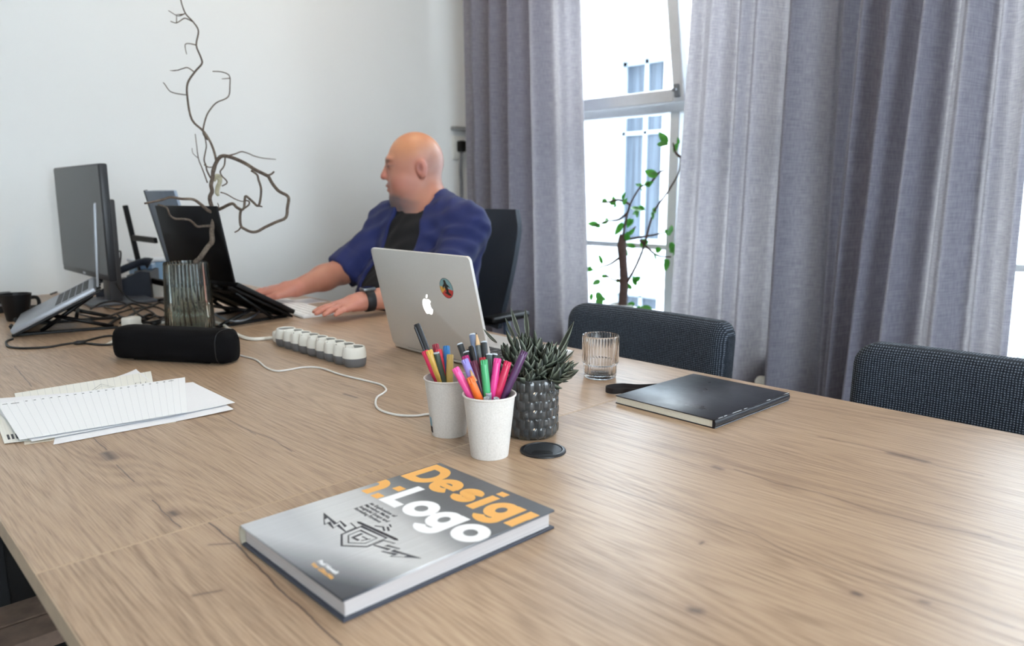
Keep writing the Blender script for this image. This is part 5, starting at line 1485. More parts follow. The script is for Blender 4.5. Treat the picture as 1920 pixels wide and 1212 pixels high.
# ================================================================== OFFICE CHAIR
TD = Vector((-.985, -.17, 0)).normalized(); TL = Vector((-TD.y * -1, TD.x, 0))
TL = Vector((.17, -.985, 0)).normalized()
TC = Vector((1.672, 2.186, 0))
oc = thing('office_chair', 'dark blue-black office chair the man sits in', 'chair', tuple(TC - TD * .05), (0, 0, math.atan2(TD.y, TD.x)))
# local: +X forward (where he faces), +Y his left... mirrored so that near side is -Y*-1
NAVY = M('office_chair_mesh', (24, 34, 48), .6, var=.15, scale=300, bump=.2)
CHROME = M('pale_grey_frame', (128, 142, 162), .3, .5)
V, F = [], []
nu_, nv_ = 14, 16
for s_ in (0, 1):
    for j in range(nv_ + 1):
        t = j / nv_; z = .60 + .455 * t
        wv_ = .235 * (0.72 + .28 * math.sin(min(1, t * 1.25) * math.pi / 2)) * (1 - .10 * max(0, t - .85) / .15)
        for i in range(nu_ + 1):
            q = i / nu_ * 2 - 1
            x_ = -.20 - .06 * (t - .35) ** 2 + .055 * q * q - .04 * t - s_ * .028
            V.append((x_, q * wv_, z))
n1 = nu_ + 1; off = (nv_ + 1) * n1
for j in range(nv_):
    for i in range(nu_):
        a_ = j * n1 + i; F.append((a_, a_ + 1, a_ + n1 + 1, a_ + n1)); F.append((off + a_, off + a_ + n1, off + a_ + n1 + 1, off + a_ + 1))
for i in range(nu_):
    F.append((i, off + i, off + i + 1, i + 1)); a_ = nv_ * n1 + i; F.append((a_, a_ + 1, off + a_ + 1, off + a_))
for j in range(nv_):
    a_ = j * n1; F.append((a_, a_ + n1, off + a_ + n1, off + a_)); a_ += nu_; F.append((a_, off + a_, off + a_ + n1, a_ + n1))
put('backrest', V, F, NAVY, oc, True, sharp=50)
MB().box((-.21, -.24, .415), (.24, .24, .475), .028, 4).build('seat', NAVY, oc, True, sharp=60)
for sy_ in (-1, 1):
    MB().tube([(-.06, sy_ * .25, .43), (-.06, sy_ * .285, .47), (-.06, sy_ * .285, .62), (-.05, sy_ * .285, .66)], .014, 10, smooth=4).build('arm_post', CHROME, oc, True)
    MB().box((-.16, sy_ * .285 - .032, .66), (.06, sy_ * .285 + .032, .685), .010, 3).build('armrest', BLK, oc, True, sharp=50)
MB().tube([(-.235, 0, .60), (-.26, 0, .50), (-.20, 0, .40), (0, 0, .40)], [.02, .024, .022, .02], 10, smooth=4).build('back_bracket', BLK, oc, True)
MB().lathe([(.028, .10), (.028, .24), (.018, .245), (.018, .40)], 16).build('gas_lift', BLK, oc, True, sharp=40)
for i in range(5):
    a = 2 * math.pi * i / 5
    MB().tube([(0, 0, .11), (.16 * math.cos(a), .16 * math.sin(a), .10), (.30 * math.cos(a), .30 * math.sin(a), .075)], [.028, .022, .015], 8).build('base_arm', BLK, oc, True)
    Mw = Matrix.Translation((.30 * math.cos(a), .30 * math.sin(a), .030)) @ Matrix.Rotation(a, 4, 'Z') @ Matrix.Rotation(math.pi / 2, 4, 'X')
    MB().lathe([(.030, -.018), (.030, .018)], 16, M=Mw).build('castor', BLK, oc, True, sharp=40)

# ================================================================== PLANT ON THE WINDOW SILL
wp = Vector(on_x(1165, 585, 2.69)); wp.z = WZ0
pl = thing('window_plant', 'leafy green plant with a woody stem on the sill of the open window', 'plant', tuple(wp))
MB().lathe([(.045, 0), (.055, .085), (.058, .085), (.058, .098), (.053, .098), (.048, .08), (.001, .08)], 24, cap=False).lathe([(.001, 0), (.045, 0)], 24, cap=False).build('pot', M('white_ceramic_pot', (226, 226, 224), .35), pl, True, sharp=40)
MB().lathe([(.001, .082), (.05, .080)], 24, cap=False).build('soil', M('plant_soil', (44, 34, 28), .95, var=.4, scale=150), pl, True)
STEM = M('woody_stem', (82, 62, 56), .8, var=.25, scale=120)
def pxs(pts, X=2.69, dx=0.0):
    n = len(pts); return [Vector(on_x(q[0], q[1], X + dx * i / max(1, n - 1))) for i, q in enumerate(pts)]
MB().tube([wp + Vector((0, 0, .08))] + pxs([(1167, 575), (1170, 530), (1168, 490), (1166, 462), (1168, 440)]), [.021, .021, .020, .019, .022, .015], 10, smooth=4).build('trunk', STEM, pl, True, world=True)
limbs = [[(1168, 445), (1172, 420), (1178, 395), (1184, 378), (1200, 352), (1215, 345)], [(1168, 445), (1185, 432), (1192, 425)], [(1172, 450), (1200, 445), (1230, 440), (1262, 432)],
         [(1170, 540), (1192, 500), (1208, 460), (1225, 400), (1252, 360), (1272, 325), (1276, 295)], [(1170, 525), (1150, 525), (1135, 515)], [(1166, 480), (1145, 495), (1130, 500), (1112, 508)],
         [(1176, 400), (1160, 412), (1140, 415), (1112, 424)], [(1182, 384), (1160, 375), (1135, 380), (1118, 378)], [(1200, 450), (1230, 478), (1258, 482)], [(1215, 350), (1235, 325), (1250, 318)], [(1276, 295), (1266, 285), (1262, 268)]]
for lb in limbs:
    MB().tube(pxs(lb, 2.69, random.Random(lb[0][0] + len(lb)).uniform(-.05, .05)), [.0062 - .0034 * i / (len(lb) - 1) for i in range(len(lb))], 6, smooth=4).build('branch', STEM, pl, True, world=True)
k = NT('bright_leaf')
k.l(k.ramp(k.noise(k.coord(), 18, 2), [(.3, lin((64, 120, 60))), (.7, lin((136, 196, 104)))]), k.b.inputs['Base Color']); k.b.inputs['Roughness'].default_value = .4
tl_ = k.n('BsdfTranslucent'); tl_.inputs[0].default_value = lin((120, 200, 90)); mx_ = k.n('MixShader'); mx_.inputs[0].default_value = .4
k.l(k.b.outputs[0], mx_.inputs[1]); k.l(tl_.outputs[0], mx_.inputs[2]); k.l(mx_.outputs[0], k.out.inputs[0])
LF2 = [leaf_mesh('leaf', .055, .030, .25, .0006, mat=k.m), leaf_mesh('leaf', .040, .022, -.3, .0006, mat=k.m)]
lv = [(1248, 272, -.9, .2), (1262, 282, .7, .2), (1278, 288, .9, .35), (1252, 268, -.7, .5), (1214, 347, .8, .2), (1168, 375, .4, .6), (1155, 382, -.8, .1), (1138, 380, -.7, .3), (1186, 388, .7, -.3), (1190, 396, .9, -.2), (1182, 410, -.2, -.9), (1168, 418, -.5, -.8),
      (1222, 398, .3, -.6), (1140, 416, -.8, -.2), (1122, 421, -.9, 0), (1200, 458, .9, .1), (1188, 461, -.9, .1), (1165, 472, .2, -.8), (1255, 440, .3, .7), (1257, 455, .2, -.7), (1262, 478, .8, .3), (1252, 486, -.3, -.8), (1226, 479, .9, 0), (1130, 495, -.3, .5), (1112, 505, -.8, -.2), (1128, 518, .8, 0),
      (1188, 528, .6, .4), (1194, 535, -.4, .5), (1120, 548, .5, -.9), (1118, 562, .3, -.7), (1190, 570, -.8, -.2), (1204, 575, .8, -.2), (1195, 590, .5, .4), (1232, 330, -.8, .2), (1205, 350, -.6, .3), (1160, 530, -.7, .4), (1180, 440, .7, .5)]
rl = random.Random(3)
def facing(o, p_, d, sc):
    """turn the blade broadside to the room, with some scatter"""
    y = Vector(d).normalized(); n = Vector((-.7 + rl.uniform(-.5, .5), -.5 + rl.uniform(-.6, .6), .2 + rl.uniform(-.4, .4)))
    x = y.cross(n).normalized(); z = x.cross(y)
    o.matrix_local = Matrix.Translation(p_) @ Matrix(((x.x, y.x, z.x, 0), (x.y, y.y, z.y, 0), (x.z, y.z, z.z, 0), (0, 0, 0, 1))) @ Matrix.Scale(sc, 4)
for x, y, rx, uz in lv:
    p_ = Vector(on_x(x, y, 2.69 + rl.uniform(-.04, .04))) - wp
    d = Vector((rl.uniform(-.5, .3), -rx * .8, uz))
    facing(leaf_obj(rl.choice(LF2), pl, p_, d, 0, 1.0), p_, d, rl.uniform(.8, 1.25))
    p2 = p_ + Vector((rl.uniform(-.02, .02), rl.uniform(-.03, .03), rl.uniform(-.03, .03))); d2 = d + Vector((rl.uniform(-.5, .5), rl.uniform(-.8, .8), rl.uniform(-.6, .6)))
    facing(leaf_obj(rl.choice(LF2), pl, p2, d2, 0, 1.0), p2, d2, rl.uniform(.6, .95))
# second, small plant on the sill of the right window
wp2 = Vector((2.69, .475, WZ0))
pl2 = thing('window_plant', 'small green plant on the sill of the window at the right edge', 'plant', tuple(wp2))
MB().lathe([(.045, 0), (.055, .085), (.058, .098), (.053, .098), (.048, .08), (.001, .08)], 24, cap=False).build('pot', M('white_ceramic_pot', (226, 226, 224), .35), pl2, True, sharp=40)
for i in range(5):
    a = i * 1.25; top = Vector((.05 * math.cos(a) * .6, .03 * math.sin(a), .55 + .1 * i))
    MB().tube([(0, 0, .08), tuple(top * .55 + Vector((0, .02, 0))), tuple(top)], [.004, .003, .002], 6, smooth=4).build('branch', STEM, pl2, True)
    for q in range(7):
        leaf_obj(rl.choice(LF2), pl2, top * (.45 + .09 * q), (rl.uniform(-1, 1) * .5, rl.uniform(-.5, 1), rl.uniform(-.3, .8)), rl.uniform(-.6, .6), rl.uniform(.8, 1.2))

# ================================================================== CEILING LAMPS (above the picture; the near-table one is added for fill)
for x, y, lab in ((1.55, 2.15, 'round ceiling lamp above the seated man'), (.55, .10, 'round ceiling lamp added above the near table for fill')):
    t = thing('ceiling_lamp', lab, 'lamp', (x, y, RZ), group='round ceiling lamps')
    MB().lathe([(.19, 0), (.19, -.05), (.175, -.055)], 40, cap=False).build('housing', M('lamp_white_metal', (230, 230, 228), .4), t, True, sharp=40)
    k = NT('warm_lamp_diffuser')
    k.l(k.ramp(k.noise(k.coord(), 3, 1), [(.3, lin((255, 226, 190))), (.7, lin((255, 232, 200)))]), k.b.inputs['Emission Color']); k.b.inputs['Emission Strength'].default_value = 20.0
    MB().lathe([(.175, -.055), (.10, -.068), (.001, -.072)], 40, cap=False).build('diffuser', k.m, t, True)

# ================================================================== THE SEATED MAN (smooth-blended body surface)
def v3(p): return np.array(p, dtype=np.float32)
def smin(a, b, k):
    h_ = np.clip(.5 + .5 * (b - a) / k, 0, 1)
    return b + (a - b) * h_ - k * h_ * (1 - h_)
def smax(a, b, k): return -smin(-a, -b, k)
def cone(p, a, b, ra, rb):
    a, b = v3(a), v3(b); ba = b - a
    t = np.clip(((p - a) @ ba) / max(1e-9, float(ba @ ba)), 0, 1)
    return np.linalg.norm(p - a - t[:, None] * ba, axis=1) - (ra + (rb - ra) * t)
def ell(p, c, r, R=None):
    q = p - v3(c)
    if R is not None: q = q @ R.T
    r = v3(r)
    k0 = np.linalg.norm(q / r, axis=1); k1 = np.linalg.norm(q / (r * r), axis=1) + 1e-9
    return k0 * (k0 - 1) / k1
def mesh_sdf(name, f, lo, hi, h_, mat, parent, colour=None):
    lo, hi = np.array(lo, float), np.array(hi, float)
    B = 12
    n = (np.ceil((hi - lo) / h_ / B).astype(int)) * B + 1
    D = np.empty(n, np.float32)
    nb = (n - 1) // B
    ci = np.stack(np.meshgrid(*[np.arange(q) for q in nb], indexing='ij'), -1).reshape(-1, 3)
    cp = (lo + (ci * B + B / 2) * h_).astype(np.float32)
    dc = f(cp)
    rad_ = B * h_ * .87 * 1.7 + .012
    for (i, j, k_), d in zip(ci, dc):
        D[i * B:i * B + B + 1, j * B:j * B + B + 1, k_ * B:k_ * B + B + 1] = d
    act = ci[np.abs(dc) < rad_]
    loc_ = np.stack(np.meshgrid(*[np.arange(B + 1)] * 3, indexing='ij'), -1).reshape(-1, 3)
    for s_ in range(0, len(act), 60):
        blk = act[s_:s_ + 60]
        gi = (blk[:, None, :] * B + loc_[None]).reshape(-1, 3)
        d = f((lo + gi * h_).astype(np.float32))
        D[gi[:, 0], gi[:, 1], gi[:, 2]] = d
    neg = D < 0
    s = neg[:-1, :-1, :-1].astype(np.int8)
    for dx, dy, dz in ((0, 0, 1), (0, 1, 0), (0, 1, 1), (1, 0, 0), (1, 0, 1), (1, 1, 0), (1, 1, 1)):
        s = s + neg[dx:n[0] - 1 + dx, dy:n[1] - 1 + dy, dz:n[2] - 1 + dz]
    cells = np.argwhere((s > 0) & (s < 8))
    idx = -np.ones(tuple(n - 1), np.int32); idx[cells[:, 0], cells[:, 1], cells[:, 2]] = np.arange(len(cells))
    acc = np.zeros((len(cells), 3)); cnt = np.zeros(len(cells))
    cor = [(a, b, c) for a in (0, 1) for b in (0, 1) for c in (0, 1)]
    val = {c: D[cells[:, 0] + c[0], cells[:, 1] + c[1], cells[:, 2] + c[2]] for c in cor}
    for c in cor:
        for ax in range(3):
            if c[ax]: continue
            e = list(c); e[ax] = 1; e = tuple(e)
            va_, vb_ = val[c], val[e]; m_ = (va_ < 0) != (vb_ < 0)
            t = np.where(m_, va_ / (va_ - vb_ + 1e-12), 0)
            p_ = np.array(c, float)[None] + np.eye(3)[ax][None] * t[:, None]
            acc += p_ * m_[:, None]; cnt += m_
    V = lo + (cells + acc / cnt[:, None]) * h_
    Q = []
    for ax in range(3):
        u, w = (ax + 1) % 3, (ax + 2) % 3
        sl0 = [slice(None)] * 3; sl1 = [slice(None)] * 3
        sl0[ax] = slice(0, -1); sl1[ax] = slice(1, None)
        A, Bn = neg[tuple(sl0)], neg[tuple(sl1)]
        e = np.argwhere(A != Bn)
        ok = (e[:, u] > 0) & (e[:, w] > 0) & (e[:, u] < n[u] - 1) & (e[:, w] < n[w] - 1)
        e = e[ok]; flip = A[e[:, 0], e[:, 1], e[:, 2]]
        def cid(du, dw):
            q = e.copy(); q[:, u] -= du; q[:, w] -= dw; return idx[q[:, 0], q[:, 1], q[:, 2]]
        q = np.stack([cid(1, 1), cid(0, 1), cid(0, 0), cid(1, 0)], 1)
        q[~flip] = q[~flip][:, ::-1]
        Q.append(q)
    Q = np.concatenate(Q); Q = Q[(Q >= 0).all(1)]
    # light smoothing of the stair pattern
    for _ in range(2):
        sm = np.zeros_like(V); c_ = np.zeros(len(V))
        for a, b in ((0, 1), (1, 2), (2, 3), (3, 0)):
            np.add.at(sm, Q[:, a], V[Q[:, b]]); np.add.at(sm, Q[:, b], V[Q[:, a]]); np.add.at(c_, Q[:, a], 1); np.add.at(c_, Q[:, b], 1)
        V = V * .5 + .5 * sm / np.maximum(c_, 1)[:, None]
    Vl = V - np.array(parent.location) if parent is not None else V
    me = bpy.data.meshes.new(name)
    me.from_pydata(Vl.tolist(), [], Q.tolist())
    me.shade_smooth()
    me.materials.append(mat)
    if colour is not None:
        at_ = me.color_attributes.new('skin_tone', 'FLOAT_COLOR', 'POINT')
        c = np.ones((len(V), 4), np.float32); c[:, :3] = colour(V.astype(np.float32))
        at_.data.foreach_set('color', c.ravel())
    o = bpy.data.objects.new(name, me); COL.objects.link(o); o.parent = parent
    return o
tc, td, tl = np.array(TC), np.array(TD), np.array(TL)
def B_(f_, s_, z): return tc + td * f_ + tl * s_ + np.array([0, 0, z])
# head frame
hd = np.array([-.80, .60, 0.0]); hd /= np.linalg.norm(hd); hl = np.array([-hd[1] * -1, 0, 0]); hl = np.array([hd[1] * -1, hd[0], 0.0])   # his left
HC = at_depth(775, 318, 2.70)
NOD = math.radians(4)
hu = np.array([0, 0, 1.0]); hf = hd * math.cos(NOD) - hu * math.sin(NOD); hu2 = hu * math.cos(NOD) + hd * math.sin(NOD)
HR = np.stack([hf, hl, hu2]).astype(np.float32)            # rows: forward, left, up
def Hd(f_, s_, u_): return HC + hf * f_ + hl * s_ + hu2 * u_
TR = np.stack([td, tl, np.array([0, 0, 1.0])]).astype(np.float32)
SHL, SHR = B_(-.005, .172, .990), B_(-.005, -.182, .990)
ELR, WRR = np.array([1.435, 2.385, .835]), np.array([1.205, 2.315, .795])
ELL, WRL = np.array([1.510, 1.900, .800]), np.array([1.228, 1.945, .786])

def head_sdf(p):
    d = ell(p, Hd(-.012, 0, .030), (.101, .080, .103), HR)
    d = smin(d, ell(p, Hd(.026, 0, -.045), (.070, .068, .088), HR), .035)
    for s_ in (-1, 1):
        d = smin(d, ell(p, Hd(.040, s_ * .036, -.050), (.040, .034, .045), HR), .02)
    d = smin(d, ell(p, Hd(.064, 0, -.102), (.034, .038, .030), HR), .020)
    d = smin(d, ell(p, Hd(.030, 0, -.122), (.055, .052, .030), HR), .02)
    d = smin(d, ell(p, Hd(.000, 0, -.112), (.062, .064, .042), HR), .025)
    d = smin(d, ell(p, Hd(.079, 0, .040), (.018, .050, .013), HR), .016)
    for s_ in (-1, 1):
        d = smax(d, -ell(p, Hd(.101, s_ * .033, .017), (.016, .019, .012), HR), .010)
        d = smin(d, ell(p, Hd(.080, s_ * .033, .015), (.0125, .015, .0115), HR), .004)
    d = smin(d, cone(p, Hd(.088, 0, .026), Hd(.109, 0, -.018), .009, .0125), .009)
    for s_ in (-1, 1): d = smin(d, ell(p, Hd(.094, s_ * .013, -.024), (.012, .009, .009), HR), .006)
    d = smin(d, ell(p, Hd(.091, 0, -.052), (.015, .026, .009), HR), .007)
    d = smin(d, ell(p, Hd(.090, 0, -.068), (.013, .022, .008), HR), .005)
    d = smax(d, -ell(p, Hd(.107, 0, -.0600), (.012, .026, .0022), HR), .003)
    for s_ in (-1, 1):
        e = ell(p, Hd(-.030, s_ * .080, -.002), (.020, .010, .033), HR)
        e = smax(e, -ell(p, Hd(-.024, s_ * .094, .001), (.012, .012, .021), HR), .003)
        d = smin(d, e, .006)
    return d
NB, NT_ = B_(-.02, 0, 1.03), Hd(-.030, 0, -.075)
def hand(p, w, fw, up, th, curl, spread=1.0, tilt=0.0):
    """w wrist, fw finger direction, up back of the hand, th towards the thumb"""
    fw, up, th = [np.array(q, float) / np.linalg.norm(q) for q in (fw, up, th)]
    d = cone(p, w, w + fw * .03, .026, .027)
    kn_ = []
    for i in range(4):
        off = (.027 - .0185 * i)
        kp = w + fw * (.088 - .004 * abs(i - 1.3)) + th * off - up * .002 * abs(i - 1.5)
        kn_.append(kp)
        d = smin(d, cone(p, w + fw * .015 + th * off * .55, kp, .0165, .0125), .014)
    for i, kp in enumerate(kn_):
        L = (.070, .078, .072, .056)[i]
        a = (.10, .02, -.07, -.18)[i] * spread
        dirn = fw * math.cos(a) + th * math.sin(a)
        q = kp; ang = -.15 + tilt
        for sgm, (fr_, ra, rb) in enumerate(((.46, .0098, .0092), (.30, .0092, .0086), (.24, .0086, .0068))):
            ang += curl[sgm]
            dr = dirn * math.cos(ang) - up * math.sin(ang)
            q2 = q + dr * L * fr_
            d = smin(d, cone(p, q, q2, ra, rb), .0028); q = q2
    t0 = w + fw * .022 + th * .024 - up * .006; t1 = w + fw * .056 + th * .047 - up * .012; t2 = w + fw * .084 + th * .052 - up * .016; t3 = w + fw * .106 + th * .050 - up * .019
    d = smin(d, cone(p, t0, t1, .0165, .0125), .010); d = smin(d, cone(p, t1, t2, .0115, .0102), .004); d = smin(d, cone(p, t2, t3, .0102, .0078), .003)
    return d
fwL = np.array([-.98, -.16, -.05]); upL = np.array([-.05, -.10, 1.0]); thL = np.cross(upL, fwL) * -1
fwR = np.array([-.80, .58, -.04]); upR = np.array([-.02, -.12, 1.0]); thR = np.cross(upR, fwR)
if thL[1] < 0: thL = -thL            # left hand lies palm down: thumb on the far side
if thR[1] > 0: thR = -thR            # right hand on the mouse: thumb on the near side
def torso_core(p, g=0.0):
    d = ell(p, B_(.0, 0, .875), (.135 + g, .195 + g, .185 + g), TR)
    d = smin(d, ell(p, B_(.090, 0, .715), (.175 + g, .20 + g, .175 + g), TR), .09)
    d = smin(d, ell(p, B_(-.01, 0, .56), (.15 + g, .185 + g, .12 + g), TR), .07)
    d = smin(d, cone(p, SHL, SHR, .070 + g, .070 + g), .07)
    for sh in (SHL, SHR):
        d = smin(d, cone(p, NB + np.array([0, 0, .035]), sh + np.array([0, 0, .012]), .060 + g, .060 + g), .04)
    return d
def legs_core(p, g=0.0):
    d = ell(p, B_(-.01, 0, .56), (.15 + g, .185 + g, .115 + g), TR)
    for s_ in (-1, 1):
        hip, knee, ank = B_(.02, s_ * .10, .555), B_(.40, s_ * .13, .520), B_(.37, s_ * .14, .10)
        d = smin(d, cone(p, hip, knee, .098 + g, .068 + g), .05)
        d = smin(d, cone(p, knee, ank, .064 + g, .045 + g), .03)
    return d
def body_sdf(p):
    d = smin(torso_core(p), legs_core(p), .05)
    hdd = np.full(len(p), 9.0, np.float32)
    near = p[:, 2] > 1.0
    if near.any():
        q = p[near]
        hh_ = smin(head_sdf(q), cone(q, NB, NT_, .078, .072), .03)
        hdd[near] = hh_
    d = smin(d, hdd, .035)
    for sh, el, wr in ((SHR, ELR, WRR), (SHL, ELL, WRL)):
        a = smin(cone(p, sh, el, .062, .047), cone(p, el, el + (wr - el) * .45, .047, .044), .02)
        a = smin(a, cone(p, el + (wr - el) * .4, wr, .044, .029), .02)
        d = smin(d, a, .025)
    nr = (p[:, 2] < .9) & (p[:, 0] < 1.33)
    if nr.any():
        q = p[nr]
        dl = hand(q, WRL, fwL, upL, thL, (.10, .12, .10), 1.2, .10)
        dr = hand(q, WRR, fwR, upR, thR, (.18, .30, .22), 1.0, .05)
        d[nr] = smin(d[nr], np.minimum(dl, dr), .010)
    for s_ in (-1, 1):   # feet
        d = smin(d, ell(p, B_(.44, s_ * .145, .050), (.13, .048, .042), TR), .03)
    return d
SK = lambda c: np.array(lin(c)[:3], np.float32)
def skin_colour(V):
    q = (V - HC.astype(np.float32)) @ HR.T
    f_, s_, u_ = q[:, 0], q[:, 1], q[:, 2]
    n = len(V); c = np.tile(SK((190, 132, 110)), (n, 1))
    def blend(mask, col): 
        m_ = np.clip(mask, 0, 1)[:, None]; return c * (1 - m_) + SK(col) * m_
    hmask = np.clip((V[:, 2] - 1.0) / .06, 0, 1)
    c = blend(hmask * np.clip((u_ - .02) / .06, 0, 1), (206, 144, 106))  # warm lamp highlight on the crown, tinted into the skin
    stub = np.clip((-f_ - .01) / .05, 0, 1) * np.clip((u_ + .06) / .05, 0, 1) * np.clip((.11 - u_) / .05, 0, 1) * hmask
    c = blend(stub * .45, (196, 172, 168))
    g = lambda cf, cs, cu, rf, rs, ru: np.exp(-(((f_ - cf) / rf) ** 2 + ((np.abs(s_) - cs) / rs) ** 2 + ((u_ - cu) / ru) ** 2)) * hmask
    c = blend(g(.04, .05, -.05, .05, .05, .035) * .55, (196, 122, 110))
    c = blend(g(-.03, .09, 0, .03, .02, .04) * .6, (206, 120, 108))
    c = blend(g(.11, 0, -.02, .02, .03, .02) * .6, (196, 110, 104))
    c = blend(np.exp(-(((f_ + .022) / .010) ** 2 + ((u_ - .001) / .018) ** 2)) * np.clip((np.abs(s_) - .068) / .01, 0, 1) * hmask * .75, (132, 70, 62))  # shade in the ear hollow, put into the skin colour
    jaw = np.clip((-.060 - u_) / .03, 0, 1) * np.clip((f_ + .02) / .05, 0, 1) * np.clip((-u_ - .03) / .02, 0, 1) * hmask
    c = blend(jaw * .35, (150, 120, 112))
    thr = -.104 + .026 * np.clip((f_ - .01) / .07, 0, 1)
    beard = np.clip((thr - u_) / .016, 0, 1) * np.clip((f_ + .035) / .05, 0, 1) * np.clip((u_ + .175) / .02, 0, 1) * (.55 + .45 * np.clip((f_ - .02) / .04, 0, 1)) * hmask
    c = blend(beard * .92, (92, 90, 93))
    c = blend(g(.095, .020, -.046, .025, .020, .009) * .6, (124, 104, 100))
    c = blend(g(.092, 0, -.060, .012, .022, .008) * .7, (176, 98, 94))
    c = blend(g(.095, .038, .036, .025, .026, .007) * .75, (118, 88, 78))
    c = blend(g(.090, .036, .016, .022, .020, .0055) * .95, (72, 46, 44))
    hands = np.clip((.86 - V[:, 2]) / .02, 0, 1) * np.clip((1.25 - V[:, 0]) / .05, 0, 1)
    c = blend(hands * .55, (212, 140, 124))
    return c
k = NT('skin')
at_n = k.n('VertexColor'); at_n.layer_name = 'skin_tone'
pore = k.noise(k.coord(), 420, 3, .6); blot = k.noise(k.coord(), 30, 3, .6)
k.l(k.mix(k.ramp(blot, [(.35, (0, 0, 0)), (.7, (.22,) * 3)]), at_n.outputs[0], lin((186, 112, 96))), k.b.inputs['Base Color'])
k.b.inputs['Roughness'].default_value = .46; k.b.inputs['Subsurface Weight'].default_value = .12; k.b.inputs['Subsurface Radius'].default_value = (.01, .004, .002)
k.bump(pore, .12, .0006)
man = thing('person', 'bald bearded man in an open navy shirt sitting at the table in profile', 'person', tuple(TC + Vector((0, 0, 0))))
mesh_sdf('body', body_sdf, (.98, 1.72, .0), (1.98, 2.68, 1.36), .004, k.m, man, skin_colour)

def cloth(name, col, scale=500, sheen=.1):
    k = NT(name); nz = k.noise(k.coord(), scale, 3, .6); bg_ = k.noise(k.coord(), 14, 3)
    c = lin(col)
    k.l(k.ramp(k.math('ADD', k.math('MULTIPLY', nz, .6), k.math('MULTIPLY', bg_, .4)), [(.3, tuple(v * .75 for v in c[:3]) + (1,)), (.7, tuple(v * 1.25 for v in c[:3]) + (1,))]), k.b.inputs['Base Color'])
    k.b.inputs['Roughness'].default_value = .85; k.b.inputs['Sheen Weight'].default_value = sheen; k.bump(nz, .25, .001)
    return k.m
def arm_sleeve(p, sh, el, g, frac):
    e = sh + (el - sh) * frac
    d = cone(p, sh, e, .064 + g, .052 + g * 1.15)
    ax = (el - sh) / np.linalg.norm(el - sh)
    return smax(d, ((p - v3(e)) @ v3(ax)) - .022, .008)
def wrinkle(p, amp=.0045):
    q = p * 1.0
    w = np.sin(q[:, 0] * 55 + 6 * np.sin(q[:, 2] * 14 + q[:, 1] * 9)) * np.sin(q[:, 2] * 38 + 5 * np.sin(q[:, 1] * 17))
    w += .7 * np.sin((q[:, 2] * .8 + q[:, 1] * .6) * 90 + 4 * np.sin(q[:, 0] * 20))
    return amp * w
def tee_sdf(p):
    d = torso_core(p, .010)
    d = smin(d, smin(cone(p, SHL, SHL + (ELL - SHL) * .45, .070, .062), cone(p, SHR, SHR + (ELR - SHR) * .45, .070, .062), .01), .03)
    d = d + wrinkle(p, .0018)
    d = smax(d, -cone(p, B_(.006, 0, 1.075), Hd(-.01, 0, -.04), .085, .085), .006)
    return smax(d, .555 - p[:, 2], .006)
mesh_sdf('t_shirt', tee_sdf, (1.34, 1.80, .50), (1.98, 2.60, 1.14), .005, cloth('black_tshirt', (9, 11, 17), sheen=0), man)
def shirt_sdf(p):
    d = torso_core(p, .020)
    for sh, el in ((SHL, ELL), (SHR, ELR)):
        d = smin(d, arm_sleeve(p, sh, el, .010, .97), .03)
        e = sh + (el - sh) * .97; ax = (el - sh) / np.linalg.norm(el - sh)
        d = np.minimum(d, smax(cone(p, e - ax * .035, e + ax * .004, .0690, .0705), ((p - v3(e)) @ v3(ax)) - .020, .006))     # rolled cuff
    d = d + wrinkle(p, .0034)
    # open front
    q = (p - v3(tc)) @ TR.T
    wid = .072 + .05 * np.clip((1.0 - p[:, 2]) / .35, 0, 1.2) + .006 * np.sin(p[:, 2] * 40)
    gap = smax(np.abs(q[:, 1] + .008) - wid, .03 - q[:, 0], .02)
    d = smax(d, -gap, .008)
    # neck opening
    d = smax(d, -cone(p, B_(.015, 0, 1.02), Hd(-.012, 0, -.02), .092, .092), .006)
    d = smax(d, .53 - p[:, 2], .006)
    # folded collar standing round the nape, flaps down at the front
    col_ = None
    prev = None
    for i in range(15):
        a = math.radians(40 + 280 * i / 14)
        back_ = (1 - math.cos(a)) / 2
        c0 = B_(-.020, 0, 1.052)
        pt = c0 + td * (.098 * math.cos(a)) + tl * (.098 * math.sin(a)) + np.array([0, 0, -.028 + .058 * back_])
        if prev is not None:
            s_ = cone(p, prev, pt, .0155, .0155)
            s_ = np.minimum(s_, cone(p, prev - np.array([0, 0, .018]), pt - np.array([0, 0, .018]), .016, .016))
            col_ = s_ if col_ is None else np.minimum(col_, s_)
        prev = pt
    for s_ in (-1, 1):
        a0 = B_(.055, s_ * .070, 1.02); a1 = B_(.105, s_ * .105, .955)
        col_ = np.minimum(col_, cone(p, a0, a1, .018, .010))
    return smin(d, col_, .010)
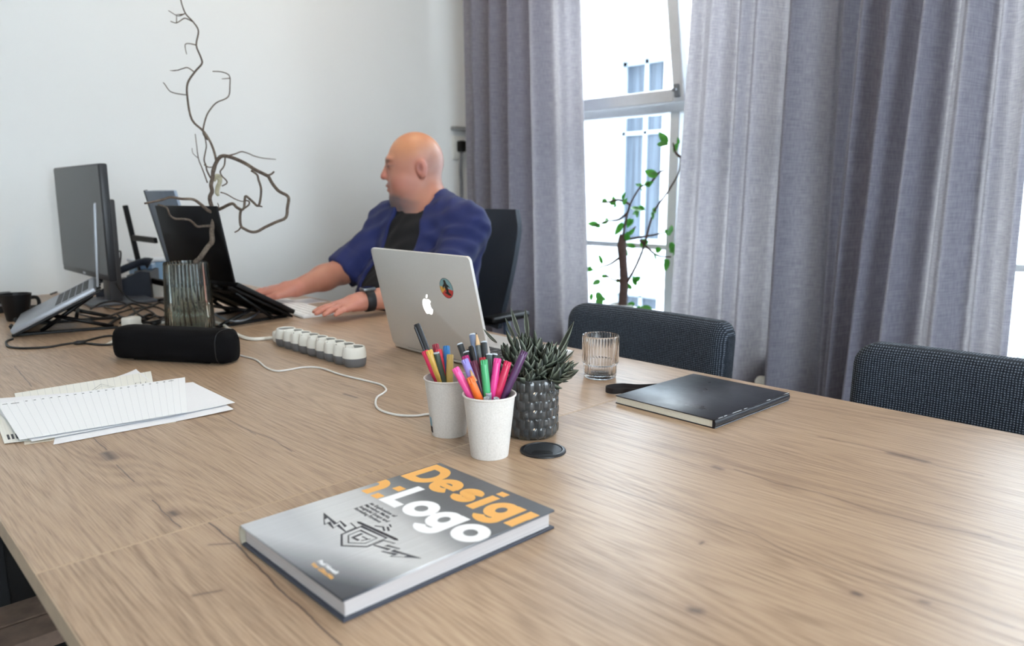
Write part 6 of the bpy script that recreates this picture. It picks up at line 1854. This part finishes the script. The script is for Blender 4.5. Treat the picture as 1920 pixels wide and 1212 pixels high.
mesh_sdf('shirt', shirt_sdf, (1.32, 1.76, .48), (2.0, 2.62, 1.16), .0045, cloth('navy_shirt', (28, 37, 88), 700, .05), man)
def trousers_sdf(p):
    d = legs_core(p, .012) + wrinkle(p, .003)
    d = smax(d, p[:, 2] - .60, .006)
    return smax(d, .085 - p[:, 2], .006)
mesh_sdf('trousers', trousers_sdf, (1.10, 1.82, .06), (1.98, 2.58, .66), .007, cloth('dark_jeans', (40, 46, 62)), man)
def shoe_sdf(p):
    d = np.full(len(p), 9.0, np.float32)
    for s_ in (-1, 1):
        d = np.minimum(d, smin(ell(p, B_(.44, s_ * .145, .050), (.145, .056, .050), TR), cone(p, B_(.37, s_ * .14, .05), B_(.37, s_ * .14, .10), .052, .056), .03))
    return smax(d, .0 - p[:, 2], .004)
mesh_sdf('shoes', shoe_sdf, (1.06, 1.84, -.01), (1.50, 2.36, .18), .006, M('shoe_leather', (30, 28, 28), .5), man)
# smart watch on the near wrist
axw = (WRL - ELL) / np.linalg.norm(WRL - ELL)
wc_ = Vector(ELL + (WRL - ELL) * .915)
Mw = Matrix.Translation(wc_ - TC) @ rot_to(tuple(axw))
ob = MB().lathe([(.0335, -.014), (.0350, -.012), (.0350, .012), (.0335, .014), (.0300, .014), (.0300, -.014), (.0335, -.014)], 32, cap=False, M=Mw).build('watch_strap', M('watch_band_black', (20, 22, 28), .55), man, True, sharp=40)
upv = Vector((0, 0, 1)); upv = (upv - Vector(axw) * upv.dot(Vector(axw))).normalized(); sdv = Vector(axw).cross(upv)
Mf = Matrix((( sdv.x, axw[0], upv.x, 0), (sdv.y, axw[1], upv.y, 0), (sdv.z, axw[2], upv.z, 0), (0, 0, 0, 1)))
Mf = Matrix.Translation(wc_ - TC + upv * .034) @ Mf
MB().box((-.019, -.021, -.004), (.019, .021, .007), .004, 2, M=Mf).build('watch_case', M('watch_case_grey', (120, 124, 128), .3, .7), ob, True, sharp=40)
MB().box((-.016, -.018, .007), (.016, .018, .0076), M=Mf).build('watch_face', DARKGL, ob)
